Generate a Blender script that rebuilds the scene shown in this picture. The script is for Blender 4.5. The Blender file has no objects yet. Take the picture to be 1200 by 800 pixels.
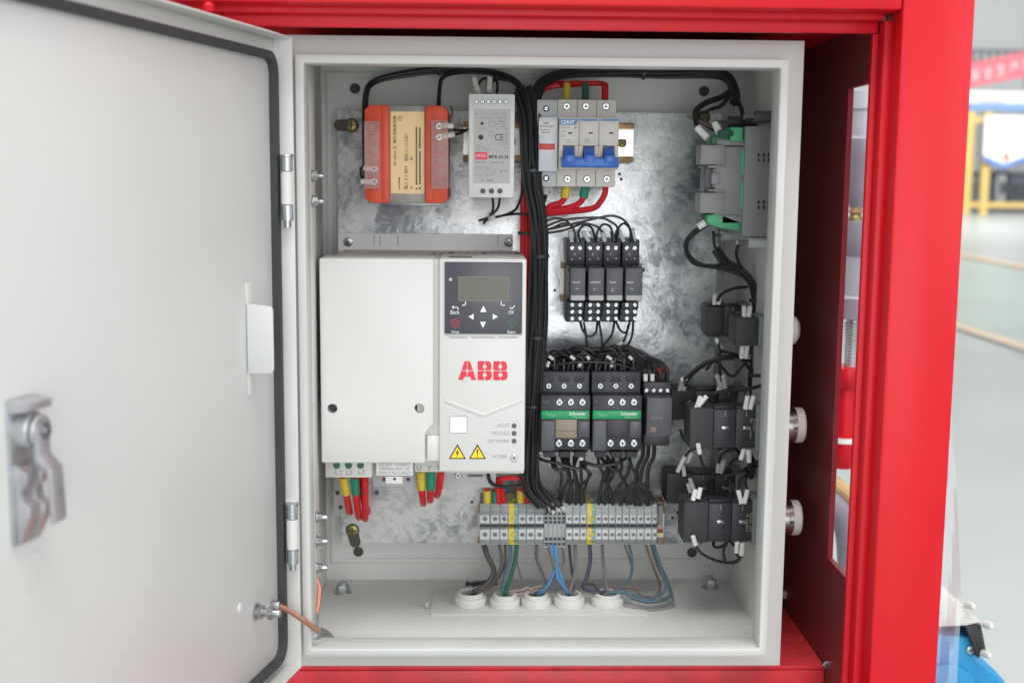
import bpy, bmesh, math, random
from mathutils import Vector, Matrix
random.seed(7)
sc = bpy.context.scene

# ------------------------------------------------------------------ camera
# cabinet frame of reference: millimetres, X right, Y away from the viewer, Z up;
# origin = centre of the cabinet's front lip.  ZC lifts everything above the hall floor.
ZC = 680.0
FPX, CAMP = 1434.14, Vector((-44.02, -916.39, 142.77))
YAW, PITCH, ROLL = .02495, .13413, .00894
_f = Vector((math.sin(YAW)*math.cos(PITCH), math.cos(YAW)*math.cos(PITCH), -math.sin(PITCH)))
_r = Vector((math.cos(YAW), -math.sin(YAW), 0)); _u = _r.cross(_f)
_r, _u = _r*math.cos(ROLL)+_u*math.sin(ROLL), -_r*math.sin(ROLL)+_u*math.cos(ROLL)
cd = bpy.data.cameras.new('camera'); cam = bpy.data.objects.new('camera', cd); sc.collection.objects.link(cam)
m = Matrix((_r, _u, -_f)).transposed().to_4x4()
m.translation = Vector((CAMP.x, CAMP.y, CAMP.z+ZC))*.001
cam.matrix_world = m
cd.sensor_width = 36; cd.lens = FPX/1200*36; cd.clip_start = .02; cd.clip_end = 200
cd.dof.use_dof = True; cd.dof.focus_distance = 1.0; cd.dof.aperture_fstop = 7.0
sc.camera = cam

# ------------------------------------------------------------------ light
w = bpy.data.worlds.new('World'); sc.world = w; w.use_nodes = True
bg = w.node_tree.nodes['Background']; bg.inputs[0].default_value = (.93, .96, 1, 1); bg.inputs[1].default_value = .76
def area(name, loc, target, sx, sy, power, col=(1, .99, .97)):
    l = bpy.data.lights.new(name, 'AREA'); l.shape = 'RECTANGLE'; l.size = sx; l.size_y = sy; l.energy = power; l.color = col
    o = bpy.data.objects.new(name, l); sc.collection.objects.link(o); o.location = loc
    o.rotation_euler = (Vector(target)-Vector(loc)).to_track_quat('-Z', 'Y').to_euler()
area('hall_lamp', (.15, -2.0, 5.0), (0, 0, .6), 3.4, 1.8, 210)
area('hall_lamp', (7, 14, 7.5), (7, 14, 0), 10, 16, 1200)
area('hall_lamp', (14, 18, 10), (15, 36, 2), 22, 5, 4300)
area('front_light', (4.0, -3.6, 2.2), (0, 0, .7), 3.2, 2.6, 82, (.97, .985, 1))
area('front_light', (.42, -3.2, .85), (.1, 0, .75), 1.5, 1.9, 38, (.98, .98, 1))  # added panel behind the camera, shaped to put glare on the mounting plate
sc.view_settings.view_transform = 'Standard'; sc.view_settings.look = 'None'
sc.view_settings.exposure = -.18; sc.view_settings.gamma = 1

# ------------------------------------------------------------------ pixel helpers (photo 1200x800)
def ray(px, py): return _f+_r*((px-600)/FPX)+_u*((400-py)/FPX)
def U(px, py, Y):
    d = ray(px, py); return CAMP+d*((Y-CAMP.y)/d.y)
def onZ(px, py, z):
    d = ray(px, py); return CAMP+d*((z-CAMP.z)/d.z)
def F(a, b, c, d, Y):
    xm, ym = (a+c)/2, (b+d)/2
    return U(a, ym, Y).x, U(c, ym, Y).x, U(xm, d, Y).z, U(xm, b, Y).z

# ------------------------------------------------------------------ materials
def lin(h):
    h = h.lstrip('#'); out = []
    for i in (0, 2, 4):
        c = int(h[i:i+2], 16)/255; out.append(c/12.92 if c <= .04045 else ((c+.055)/1.055)**2.4)
    return (*out, 1)
MATS = {}
def mat(name, hexc, rough=.45, metal=0, var=.06, scale=60, bump=0, bscale=400, alpha=1, spec=.5, coat=0):
    if name in MATS: return MATS[name]
    m = bpy.data.materials.new(name); m.use_nodes = True; nt = m.node_tree; p = nt.nodes['Principled BSDF']
    c = lin(hexc)
    tc = nt.nodes.new('ShaderNodeTexCoord')
    n = nt.nodes.new('ShaderNodeTexNoise'); n.inputs['Scale'].default_value = scale; n.inputs['Detail'].default_value = 5
    nt.links.new(tc.outputs['Object'], n.inputs['Vector'])
    r = nt.nodes.new('ShaderNodeValToRGB'); r.color_ramp.elements[0].position = .3; r.color_ramp.elements[1].position = .7
    r.color_ramp.elements[0].color = (*[v*(1-var) for v in c[:3]], 1); r.color_ramp.elements[1].color = (*[min(1, v*(1+var)) for v in c[:3]], 1)
    nt.links.new(n.outputs['Fac'], r.inputs['Fac']); nt.links.new(r.outputs['Color'], p.inputs['Base Color'])
    rr = nt.nodes.new('ShaderNodeMapRange'); rr.inputs['To Min'].default_value = max(.03, rough-.08); rr.inputs['To Max'].default_value = min(1, rough+.08)
    nt.links.new(n.outputs['Fac'], rr.inputs['Value']); nt.links.new(rr.outputs[0], p.inputs['Roughness'])
    p.inputs['Metallic'].default_value = metal; p.inputs['Specular IOR Level'].default_value = spec
    p.inputs['Alpha'].default_value = alpha; p.inputs['Coat Weight'].default_value = coat
    if bump:
        n2 = nt.nodes.new('ShaderNodeTexNoise'); n2.inputs['Scale'].default_value = bscale; n2.inputs['Detail'].default_value = 3
        nt.links.new(tc.outputs['Object'], n2.inputs['Vector'])
        b = nt.nodes.new('ShaderNodeBump'); b.inputs['Strength'].default_value = bump; b.inputs['Distance'].default_value = .0006
        nt.links.new(n2.outputs['Fac'], b.inputs['Height']); nt.links.new(b.outputs[0], p.inputs['Normal'])
    MATS[name] = m; return m
cab = mat('powder_coat_grey', '#d4d5d2', .42, var=.025, scale=8, bump=.12, bscale=900)
cabin = mat('powder_coat_interior', '#dcddd9', .45, var=.04, scale=9, bump=.12, bscale=900)
red = mat('red_paint', '#d01524', .38, var=.05, scale=7, bump=.10, bscale=350, spec=.3)
white = mat('drive_white_plastic', '#d2d2cf', .42, var=.015, scale=12, bump=.08, bscale=1500)
white2 = mat('drive_grey_white_plastic', '#d4d3cd', .45, var=.02, scale=12)
lgrey = mat('light_grey_plastic', '#bfc0c2', .45, var=.03)
pgrey = mat('supply_grey_plastic', '#d6d5d3', .45, var=.03)
mgrey = mat('label_grey_print', '#a9a6a6', .55, var=.05)
beige = mat('breaker_beige_plastic', '#d3cdc7', .42, var=.03)
tgrey = mat('terminal_grey_plastic', '#a3a7a8', .45, var=.06, scale=90)
tpale = mat('terminal_pale_plastic', '#c9cdce', .45, var=.05, scale=90)
tdark = mat('terminal_slot_dark', '#3b3d40', .6)
plcg = mat('plc_grey_plastic', '#8b8b8d', .5, var=.05)
plcl = mat('plc_pale_plastic', '#8c8c8a', .5, var=.05)
black = mat('black_plastic', '#303136', .42, var=.15, scale=120)
black2 = mat('matt_black_plastic', '#37383b', .6, var=.12, scale=200, bump=.25, bscale=900)
dgrey = mat('dark_grey_plastic', '#53545a', .42, var=.07)
panelc = mat('keypad_dark_grey', '#4a4b52', .32, var=.04)
screen = mat('lcd_olive', '#454938', .2, var=.06, scale=40)
screen2 = mat('lcd_frame', '#70745c', .3)
redp = mat('red_print', '#e0263c', .45, var=.03)
inkb = mat('black_print', '#2a2a2c', .6)
inkg = mat('grey_print', '#8d8d90', .6)
inkw = mat('white_print', '#ececec', .5)
stick = mat('white_sticker', '#eeeeec', .45, var=.01)
yel = mat('warning_yellow', '#f2d21c', .45, var=.03)
green = mat('green_label', '#0f9a5c', .4, var=.04)
greent = mat('terminal_green', '#4fae7d', .45, var=.08)
greend = mat('terminal_dark_green', '#2f6a49', .5, var=.08)
blue = mat('toggle_blue', '#2464bd', .32, var=.06)
blueb = mat('stripe_blue', '#4d7fb8', .45)
orange = mat('bobbin_orange', '#dc4f30', .45, var=.06, scale=50)
cream = mat('label_cream', '#efd09a', .5, var=.03)
core = mat('core_steel', '#9a9690', .5, metal=.4, var=.12, scale=150)
chrome = mat('zinc_screw', '#b3b5b6', .3, metal=1, var=.12, scale=300)
steel = mat('brushed_steel', '#b4b8bb', .33, metal=1, var=.1, scale=120)
brass = mat('passivated_brass', '#8e8455', .4, metal=.9, var=.2, scale=200)
chrom = mat('yellow_chromate_rail', '#a8895c', .38, metal=.6, var=.35, scale=70)
alum = mat('cast_aluminium', '#c2c3c6', .38, metal=.75, var=.1, scale=90, bump=.2, bscale=500)
railz = mat('rail_zinc', '#cfcdc4', .3, metal=.6, var=.15, scale=70)
wblack = mat('wire_black', '#2a2a2c', .42, var=.2, scale=40)
wred = mat('wire_red', '#d3141f', .4, var=.08)
wyel = mat('sleeve_yellow', '#d9bd3e', .45, var=.05)
wgrn = mat('sleeve_green', '#1f8a6c', .45, var=.05)
wblue = mat('wire_blue', '#4f88b8', .45, var=.1)
wteal = mat('wire_grey_blue', '#4f6b75', .5, var=.1)
wbrn = mat('wire_brown', '#7b665c', .5, var=.15)
wgry = mat('wire_grey', '#76767a', .5, var=.12)
wdark = mat('cable_dark_grey', '#4c4b4a', .5, var=.12)
wpur = mat('wire_purple', '#4b465c', .5, var=.1)
wpink = mat('wire_pink', '#b09a94', .5, var=.1)
wgy = mat('wire_dark_green', '#28604e', .5, var=.1)
ferr = mat('marker_tube_white', '#e4e3e1', .5, var=.06, scale=300)
gasket = mat('rubber_gasket', '#3e3e40', .8, var=.12, scale=300, bump=.4, bscale=1200)
copper = mat('copper_braid', '#c98f78', .45, metal=.6, var=.25, scale=900, bump=.5, bscale=2500)
nylon = mat('white_nylon', '#dfdfdb', .42, var=.03)
hole = mat('dark_hole', '#1c1c1e', .8)
slotm = mat('slot_shadow_grey', '#4b4840', .7, var=.2)
maroon = mat('dark_maroon_panel', '#7a3636', .5, var=.08, scale=20)
rubber = mat('grey_rubber_plug', '#4a4845', .7)
redind = mat('indicator_red', '#c63434', .35)
bolt_paint = mat('painted_bolt', '#b9bcbe', .35, metal=.8)

def galvanised():
    m = bpy.data.materials.new('galvanised_sheet'); m.use_nodes = True; nt = m.node_tree; p = nt.nodes['Principled BSDF']
    N = nt.nodes.new; L = nt.links.new
    tc = N('ShaderNodeTexCoord')
    n0 = N('ShaderNodeTexNoise'); n0.inputs['Scale'].default_value = 30; n0.inputs['Detail'].default_value = 3
    L(tc.outputs['Object'], n0.inputs['Vector'])
    mx = N('ShaderNodeMix'); mx.data_type = 'VECTOR'; mx.inputs['Factor'].default_value = .035
    L(tc.outputs['Object'], mx.inputs['A']); L(n0.outputs['Color'], mx.inputs['B'])
    v = N('ShaderNodeTexVoronoi'); v.inputs['Scale'].default_value = 190; L(mx.outputs['Result'], v.inputs['Vector'])
    n1 = N('ShaderNodeTexNoise'); n1.inputs['Scale'].default_value = 24; n1.inputs['Detail'].default_value = 8; n1.inputs['Roughness'].default_value = .72; n1.inputs['Distortion'].default_value = .8
    L(tc.outputs['Object'], n1.inputs['Vector'])
    n3 = N('ShaderNodeTexNoise'); n3.inputs['Scale'].default_value = 11; n3.inputs['Detail'].default_value = 4; n3.inputs['Distortion'].default_value = .5
    L(tc.outputs['Object'], n3.inputs['Vector'])
    av = N('ShaderNodeMath'); av.operation = 'MULTIPLY_ADD'; av.inputs[1].default_value = .75; L(n3.outputs['Fac'], av.inputs[0])
    hf = N('ShaderNodeMath'); hf.operation = 'MULTIPLY_ADD'; hf.inputs[1].default_value = .75; hf.inputs[2].default_value = -.25; L(n1.outputs['Fac'], hf.inputs[0]); L(hf.outputs[0], av.inputs[2])
    sep = N('ShaderNodeSeparateColor'); L(v.outputs['Color'], sep.inputs[0])
    ma = N('ShaderNodeMath'); ma.operation = 'MULTIPLY_ADD'; ma.inputs[1].default_value = .13; L(sep.outputs[0], ma.inputs[0]); L(av.outputs[0], ma.inputs[2])
    r = N('ShaderNodeValToRGB'); e = r.color_ramp.elements
    e[0].position = .40; e[0].color = lin('#a2a7ad'); e[1].position = .68; e[1].color = lin('#f4f6f6')
    x = r.color_ramp.elements.new(.52); x.color = lin('#dce0e1')
    L(ma.outputs[0], r.inputs['Fac']); L(r.outputs['Color'], p.inputs['Base Color'])
    mr = N('ShaderNodeMapRange'); mr.inputs['From Min'].default_value = .35; mr.inputs['From Max'].default_value = .85
    mr.inputs['To Min'].default_value = .17; mr.inputs['To Max'].default_value = .36
    L(ma.outputs[0], mr.inputs['Value']); L(mr.outputs[0], p.inputs['Roughness'])
    b = N('ShaderNodeBump'); b.inputs['Strength'].default_value = .45; b.inputs['Distance'].default_value = .002
    L(ma.outputs[0], b.inputs['Height']); L(b.outputs[0], p.inputs['Normal'])
    p.inputs['Metallic'].default_value = .42
    return m
galv = galvanised()
def clear(name, hexc, tr, rough=.12):
    m = bpy.data.materials.new(name); m.use_nodes = True; nt = m.node_tree; p = nt.nodes['Principled BSDF']
    p.inputs['Base Color'].default_value = lin(hexc); p.inputs['Roughness'].default_value = rough
    n = nt.nodes.new('ShaderNodeTexNoise'); n.inputs['Scale'].default_value = 70
    tc = nt.nodes.new('ShaderNodeTexCoord'); nt.links.new(tc.outputs['Object'], n.inputs['Vector'])
    mr = nt.nodes.new('ShaderNodeMapRange'); mr.inputs['To Min'].default_value = 1-tr-.08; mr.inputs['To Max'].default_value = 1-tr+.08
    nt.links.new(n.outputs['Fac'], mr.inputs['Value']); nt.links.new(mr.outputs[0], p.inputs['Alpha'])
    return m
clearp = clear('clear_cover', '#dcb2ac', .78, .08)
film = clear('plastic_film', '#e4e6ea', .68, .2)

# ------------------------------------------------------------------ mesh collector (mm)
def spline(P, sub):
    P = [Vector(p) for p in P]; Q = [P[0]*2-P[1]]+P+[P[-1]*2-P[-2]]; out = []
    for i in range(1, len(Q)-2):
        for k in range(sub):
            t = k/sub; a, b, c, d = Q[i-1:i+3]
            out.append(.5*((2*b)+(-a+c)*t+(2*a-5*b+4*c-d)*t*t+(-a+3*b-3*c+d)*t**3))
    return out+[P[-1]]
class MB:
    def __init__(s): s.v = []; s.f = []; s.mi = []
    def add(s, vs, fs, mi=0):
        o = len(s.v); s.v += [tuple(v) for v in vs]; s.f += [tuple(i+o for i in f) for f in fs]; s.mi += [mi]*len(fs); return s
    def bm(s, b, mi=0):
        b.verts.index_update()
        s.add([v.co for v in b.verts], [[v.index for v in f.verts] for f in b.faces], mi); b.free(); return s
    def box(s, x0, x1, y0, y1, z0, z1, bev=0, mi=0, seg=2):
        x0, x1 = min(x0, x1), max(x0, x1); y0, y1 = min(y0, y1), max(y0, y1); z0, z1 = min(z0, z1), max(z0, z1)
        if bev <= 0:
            return s.add([(x0,y0,z0),(x1,y0,z0),(x1,y1,z0),(x0,y1,z0),(x0,y0,z1),(x1,y0,z1),(x1,y1,z1),(x0,y1,z1)],
                         [(3,2,1,0),(4,5,6,7),(0,1,5,4),(1,2,6,5),(2,3,7,6),(3,0,4,7)], mi)
        b = bmesh.new(); bmesh.ops.create_cube(b, size=1)
        for v in b.verts: v.co = Vector(((x0+x1)/2+v.co.x*(x1-x0), (y0+y1)/2+v.co.y*(y1-y0), (z0+z1)/2+v.co.z*(z1-z0)))
        bev = min(bev, .45*min(x1-x0, y1-y0, z1-z0))
        bmesh.ops.bevel(b, geom=b.edges[:], offset=bev, segments=seg, profile=.5, affect='EDGES')
        return s.bm(b, mi)
    def cyl(s, p0, p1, r, n=16, mi=0, r2=None, bev=0):
        p0, p1 = Vector(p0), Vector(p1); d = (p1-p0); L = d.length; q = d.to_track_quat('Z', 'Y'); r2 = r if r2 is None else r2
        prof = [(r, 0), (r2, L)] if not bev else [(r, 0), (r2, L-bev), (r2-bev, L)]
        return s.lathe(prof, p0, q, n, mi)
    def lathe(s, prof, p0, q, n=20, mi=0, cap=True):
        vs = []; fs = []; p0 = Vector(p0)
        for r, z in prof:
            for k in range(n):
                a = 2*math.pi*k/n; vs.append(p0+q@Vector((r*math.cos(a), r*math.sin(a), z)))
        for i in range(len(prof)-1):
            for k in range(n):
                fs.append((i*n+k, i*n+(k+1)%n, (i+1)*n+(k+1)%n, (i+1)*n+k))
        if cap:
            fs.append(tuple(range(n-1, -1, -1))); fs.append(tuple((len(prof)-1)*n+k for k in range(n)))
        return s.add(vs, fs, mi)
    def prism(s, poly, a0, a1, axis='y', mi=0, bev=0):
        # poly: 2D outline; axis y -> (x,z), axis x -> (y,z), axis z -> (x,y)
        def P(u, v, a): return {'y': (u, a, v), 'x': (a, u, v), 'z': (u, v, a)}[axis]
        b = bmesh.new(); vs = [b.verts.new(P(u, v, a0)) for u, v in poly]; f = b.faces.new(vs)
        g = bmesh.ops.extrude_face_region(b, geom=[f]); d = Vector(P(0, 0, a1))-Vector(P(0, 0, a0))
        for e in g['geom']:
            if isinstance(e, bmesh.types.BMVert): e.co += d
        bmesh.ops.recalc_face_normals(b, faces=b.faces[:])
        if bev: bmesh.ops.bevel(b, geom=b.edges[:], offset=bev, segments=2, profile=.5, affect='EDGES', clamp_overlap=True)
        return s.bm(b, mi)
    def ring(s, xo0, xo1, zo0, zo1, t, y0, y1, bev=0, mi=0):
        tl, tr, tb, tt = t if isinstance(t, tuple) else (t,)*4
        o = [(xo0, zo0), (xo1, zo0), (xo1, zo1), (xo0, zo1)]; i = [(xo0+tl, zo0+tb), (xo1-tr, zo0+tb), (xo1-tr, zo1-tt), (xo0+tl, zo1-tt)]
        b = bmesh.new(); V = [b.verts.new((x, y, z)) for y in (y0, y1) for L in (o, i) for x, z in L]
        for k in range(4):
            j = (k+1) % 4
            for q in ((k, j, 4+j, 4+k), (8+k, 12+k, 12+j, 8+j), (k, 8+k, 8+j, j), (4+k, 4+j, 12+j, 12+k)): b.faces.new([V[x] for x in q])
        bmesh.ops.recalc_face_normals(b, faces=b.faces[:])
        if bev:
            es = [e for e in b.edges if len(e.link_faces) == 2 and e.calc_face_angle(0) > .3]
            bmesh.ops.bevel(b, geom=es, offset=bev, segments=2, profile=.5, affect='EDGES')
        return s.bm(b, mi)
    def tube(s, pts, r, n=7, mi=0, sub=5, flat=1):
        P = [Vector(p) for p in pts]
        if len(P) > 2 and sub > 1:
            Q = [P[0]*2-P[1]]+P+[P[-1]*2-P[-2]]; out = []
            for i in range(1, len(Q)-2):
                for k in range(sub):
                    t = k/sub; a, b, c, d = Q[i-1:i+3]
                    out.append(.5*((2*b)+(-a+c)*t+(2*a-5*b+4*c-d)*t*t+(-a+3*b-3*c+d)*t**3))
            out.append(P[-1]); P = out
        vs = []; fs = []; N = None
        for i, p in enumerate(P):
            t = (P[min(i+1, len(P)-1)]-P[max(i-1, 0)])
            if t.length < 1e-6: t = Vector((0, 0, 1))
            t.normalize()
            if N is None: N = t.orthogonal().normalized()
            N = (N-t*N.dot(t)); N = N.normalized() if N.length > 1e-5 else t.orthogonal().normalized()
            B = t.cross(N)
            for k in range(n):
                a = 2*math.pi*k/n; vs.append(p+N*(math.cos(a)*r)+B*(math.sin(a)*r*flat))
        for i in range(len(P)-1):
            for k in range(n): fs.append((i*n+k, i*n+(k+1) % n, (i+1)*n+(k+1) % n, (i+1)*n+k))
        fs.append(tuple(range(n-1, -1, -1))); fs.append(tuple((len(P)-1)*n+k for k in range(n)))
        return s.add(vs, fs, mi)
    def mesh(s, name, mats, org=(0, 0, 0), ang=35):
        me = bpy.data.meshes.new(name); ox, oy, oz = org
        me.from_pydata([((x-ox)*.001, (y-oy)*.001, (z-oz)*.001) for x, y, z in s.v], [], s.f)
        for mm in (mats if isinstance(mats, (list, tuple)) else [mats]): me.materials.append(mm)
        me.polygons.foreach_set('material_index', s.mi); me.polygons.foreach_set('use_smooth', [True]*len(me.polygons))
        me.update(); me.set_sharp_from_angle(angle=math.radians(ang)); return me

def link(name, data):
    o = bpy.data.objects.new(name, data); sc.collection.objects.link(o); return o
def tag(o, label=None, cat=None, group=None, kind=None):
    for k, v in (('label', label), ('category', cat), ('group', group), ('kind', kind)):
        if v: o[k] = v
    return o
class Thing:
    """an Empty at the thing's base; its parts hold vertices relative to it"""
    def __init__(s, name, label, cat, base, group=None):
        s.b = Vector(base); s.o = link(name, None); s.o.empty_display_size = .02
        s.o.location = (s.b.x*.001, s.b.y*.001, (s.b.z+ZC)*.001); tag(s.o, label, cat, group)
    def part(s, name, mb, mats, parent=None, label=None, ang=35):
        o = link(name, mb.mesh(name, mats, s.b, ang)); o.parent = parent or s.o
        if label: o['label'] = label
        return o
    def put(s, name, mesh, at, parent=None, rot=None):     # shared mesh at a point
        o = link(name, mesh); o.parent = parent or s.o
        o.location = ((at[0]-s.b.x)*.001, (at[1]-s.b.y)*.001, (at[2]-s.b.z)*.001)
        if rot: o.rotation_euler = rot
        return o
def solo(name, mb, mats, label, cat, group=None, kind=None, base=None, ang=35):
    if base is None:
        base = [sum(v[i] for v in mb.v)/len(mb.v) for i in (0, 1)]+[min(v[2] for v in mb.v)]
    o = link(name, mb.mesh(name, mats, base, ang)); o.location = (base[0]*.001, base[1]*.001, (base[2]+ZC)*.001)
    return tag(o, label, cat, group, kind)

# lettering: built-in font -> mesh, fitted to a rectangle given in photo pixels on plane Y (facing the viewer)
def textmesh(s, x0, x1, z0, z1, Y, rot=0, bold=0, keep=False, thick=.12):
    cu = bpy.data.curves.new('lettering', 'FONT'); cu.body = s; cu.size = 1; cu.offset = bold; cu.resolution_u = 3; cu.fill_mode = 'FRONT'
    ob = bpy.data.objects.new('lettering', cu); sc.collection.objects.link(ob)
    dg = bpy.context.evaluated_depsgraph_get(); me = bpy.data.meshes.new_from_object(ob.evaluated_get(dg))
    vs = [v.co.copy() for v in me.vertices]; fs = [tuple(p.vertices) for p in me.polygons]
    bpy.data.objects.remove(ob); bpy.data.curves.remove(cu); bpy.data.meshes.remove(me)
    mb = MB()
    if not vs: return mb
    if rot == 90: vs = [Vector((-v.y, v.x, 0)) for v in vs]
    a0, a1 = min(v.x for v in vs), max(v.x for v in vs); b0, b1 = min(v.y for v in vs), max(v.y for v in vs)
    sx = (x1-x0)/max(1e-6, a1-a0); sz = (z1-z0)/max(1e-6, b1-b0)
    mb.add([(x0+(v.x-a0)*sx, Y, z0+(v.y-b0)*sz) for v in vs], fs)
    return mb
def T(th, s, a, b, c, d, Y, mt, parent=None, rot=0, bold=0, name='lettering', k=None):
    x0, x1, z0, z1 = F(a, b, c, d, Y)
    return th.part(name, textmesh(s, x0, x1, z0, z1, Y, rot, bold), mt, parent)
def scribble(mb, a, b, c, d, Y, rows, rot=False, dens=.75, lo=.8, hi=2.4, fill=.5):
    """rows of tiny print too small to read"""
    x0, x1, z0, z1 = F(a, b, c, d, Y)
    if rot: x0, x1, z0, z1 = z0, z1, x0, x1
    h = (z1-z0)/rows
    for i in range(rows):
        z = z1-(i+.5)*h; x = x0; end = x0+(x1-x0)*random.uniform(.6, 1)
        while x < end:
            wv = random.uniform(lo, hi)
            if random.random() < dens:
                q = (x, min(x+wv, end), z-h*fill/2, z+h*fill/2)
                if rot: mb.box(q[2], q[3], Y-.05, Y+.05, q[0], q[1])
                else: mb.box(q[0], q[1], Y-.05, Y+.05, q[2], q[3])
            x += wv+.5
    return mb

_screws = {}
def screw_mesh(r, kind='cross', mt=None):
    key = (round(r, 2), kind, mt.name if mt else '')
    if key not in _screws:
        mb = MB(); q = Vector((0, -1, 0)).to_track_quat('Z', 'Y')
        mb.lathe([(r, 0), (r, .8), (r*.8, 1.3)], (0, 0, 0), q, 14)
        wv = r*.13
        if kind == 'cross':
            mb.box(-r*.6, r*.6, -1.42, -1.25, -wv, wv, mi=1); mb.box(-wv, wv, -1.45, -1.28, -r*.6, r*.6, mi=1)
        elif kind == 'slot': mb.box(-r*.8, r*.8, -1.42, -1.25, -wv, wv, mi=1)
        _screws[key] = mb.mesh('screw', [mt or chrome, tdark])
    return _screws[key]
def screws(th, pts, Y, rpx, kind='cross', parent=None, mt=None, name='screw'):
    for px, py in pts:
        p = U(px, py, Y); o = th.put(name, screw_mesh(rpx*(Y+916)/FPX, kind, mt), (p.x, p.y, p.z), parent)
        o.rotation_euler = (0, random.uniform(-.8, .8), 0)
def holes(th, pts, Y, rpx, mt=None, parent=None, name='screw_hole'):
    for px, py in pts:
        p = U(px, py, Y); r = rpx*(Y+916)/FPX
        th.part(name, MB().cyl((p.x, p.y+.4, p.z), (p.x, p.y-.25, p.z), r, 14), mt or hole, parent)

# wires: photo points with a depth each
def P3(l): return [U(*p) if len(p) == 3 else Vector(p[1:]) for p in l]
def wire(th, pts, r, mt, name='wire', parent=None, n=7, j=0):
    q = P3(pts)
    if j: q = [p+Vector((random.uniform(-j, j), random.uniform(-j, j), random.uniform(-j, j))) for p in q]
    return th.part(name, MB().tube(q, r, n), mt, parent)
def bundle(th, pts, count, R, r, mt, name='wire', squash=1):
    q = P3(pts)
    for k in range(count):
        a = k*2.4; rad = R*math.sqrt((k+.5)/count); ph = random.uniform(0, 6)
        out = []
        for i, p in enumerate(q):
            t = (q[min(i+1, len(q)-1)]-q[max(i-1, 0)]).normalized()
            s = t.cross(Vector((0, 1, 0))); s = s.normalized() if s.length > .1 else Vector((1, 0, 0)); nn = s.cross(t)
            aa = a+.35*math.sin(i*.9+ph); rr = rad*(1+.15*math.sin(i*1.3+ph))
            out.append(p+s*math.cos(aa)*rr+nn*math.sin(aa)*rr*squash)
        th.part(name, MB().tube(out, r, 7, sub=4), mt)
def sleeve(th, a, b, r, mt=None, name='marker_tube'):
    a, b = U(*a), U(*b); th.part(name, MB().cyl(a, b, r, 9), mt or ferr)
def tie(th, p, R, axis=(0, 0, 1), mt=None):
    q = Vector(axis).to_track_quat('Z', 'Y'); p = U(*p)
    th.part('cable_tie', MB().lathe([(R, -1.3), (R+.6, -1.3), (R+.6, 1.3), (R, 1.3)], p, q, 14, cap=False), mt or black)

# ================================================================== SETTING: hall
floor_m = mat('hall_floor_paint', '#a9b0ac', .3, var=.06, scale=1.2)
def strip(name, pts, mt, z):
    o = link(name, MB().add([(x, y, z) for x, y in pts], [tuple(range(len(pts)))]).mesh(name, mt)); o.location = (0, 0, ZC*.001); o['kind'] = 'structure'; return o
FZ = -ZC
strip('floor', [(-30000, -8000), (60000, -8000), (60000, 60000), (-30000, 60000)], floor_m, FZ)
greenf = mat('green_floor_paint', '#9fb5aa', .3, var=.06, scale=1.0)
orangef = mat('orange_floor_line', '#d8bd9c', .4, var=.08, scale=4)
def fl(px, py): v = onZ(px, py, FZ); return v.x, v.y
a, b, c, d = fl(1128, 302), fl(1215, 322), fl(1215, 420), fl(1116, 385)
strip('floor_walkway', [d, c, b, a], greenf, FZ+4)
for q in ((1120, 379, 1215, 409, 7), (1126, 297, 1215, 315, 4)):
    p = [fl(q[0], q[1]), fl(q[0], q[1]+q[4]), fl(q[2], q[3]+q[4]), fl(q[2], q[3])]
    strip('floor_line', p, orangef, FZ+9)
wallm = mat('hall_wall_white', '#c9cccc', .7, var=.04, scale=.6)
mb = MB().box(-30000, 60000, 44000, 44300, FZ, FZ+14000)
for i in range(24): mb.box(-20000+i*3300, -19600+i*3300, 43800, 43990, FZ, FZ+14000)
o = link('far_wall', mb.mesh('far_wall', wallm)); o.location = (0, 0, ZC*.001); o['kind'] = 'structure'

# yellow safety fence with sign
YF = onZ(1160, 251, FZ).y
fx0, fx1, _, fz1 = F(1130, 122, 1300, 250, YF)
yfm = mat('fence_yellow', '#cdb069', .5); bluf = mat('beam_blue', '#6c8fb8', .5)
th = Thing('safety_fence', 'yellow framed safety fence with blue top rail in the blurred hall', 'fence', ((fx0+fx1)/2, YF, FZ))
th.part('top_rail', MB().box(fx0, fx1, YF-90, YF+90, fz1-180, fz1), bluf)
for x in (fx0, fx0+430, fx0+2350, fx0+2750): th.part('post', MB().box(x, x+190, YF-60, YF+60, FZ, fz1-180), yfm)
for z in (FZ+160, fz1-460): th.part('rail', MB().box(fx0+190, fx1, YF-40, YF+40, z, z+130), yfm)
for i in range(26):
    x = fx0+220+i*140; th.part('bar', MB().box(x, x+26, YF-15, YF+15, FZ+290, fz1-460), dgrey)
th.part('kick_panel', MB().box(fx0+190, fx1, YF-20, YF+20, FZ+40, FZ+158), dgrey)
x0, x1, z0, z1 = F(1153, 136, 1203, 198, YF-150)
th = Thing('fence_sign', 'white notice sign with blue curved foot hanging on yellow fence', 'sign', ((x0+x1)/2, YF-150, z0))
pl = th.part('board', MB().prism([(x0, z0+180), ((x0+x1)/2, z0), (x1, z0+180), (x1, z1), (x0, z1)], YF-160, YF-140), stick)
bl = mat('sign_blue', '#5a80c0', .5)
th.part('blue_foot', MB().prism([(x0, z0+180), ((x0+x1)/2, z0), (x1, z0+180), (x1, z0+330), ((x0+x1)/2, z0+110), (x0, z0+330)], YF-172, YF-162), bl, pl)
T(th, '安 全', 1166, 148, 1191, 157, YF-166, bl, pl); T(th, '安全文明生产', 1164, 163, 1195, 167, YF-166, bl, pl)
th.part('emblem', MB().cyl((U(1178, 184, YF-162)), (U(1178, 184, YF-180)), 110, 14), mat('emblem_red', '#d8876c', .5), pl)
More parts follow.
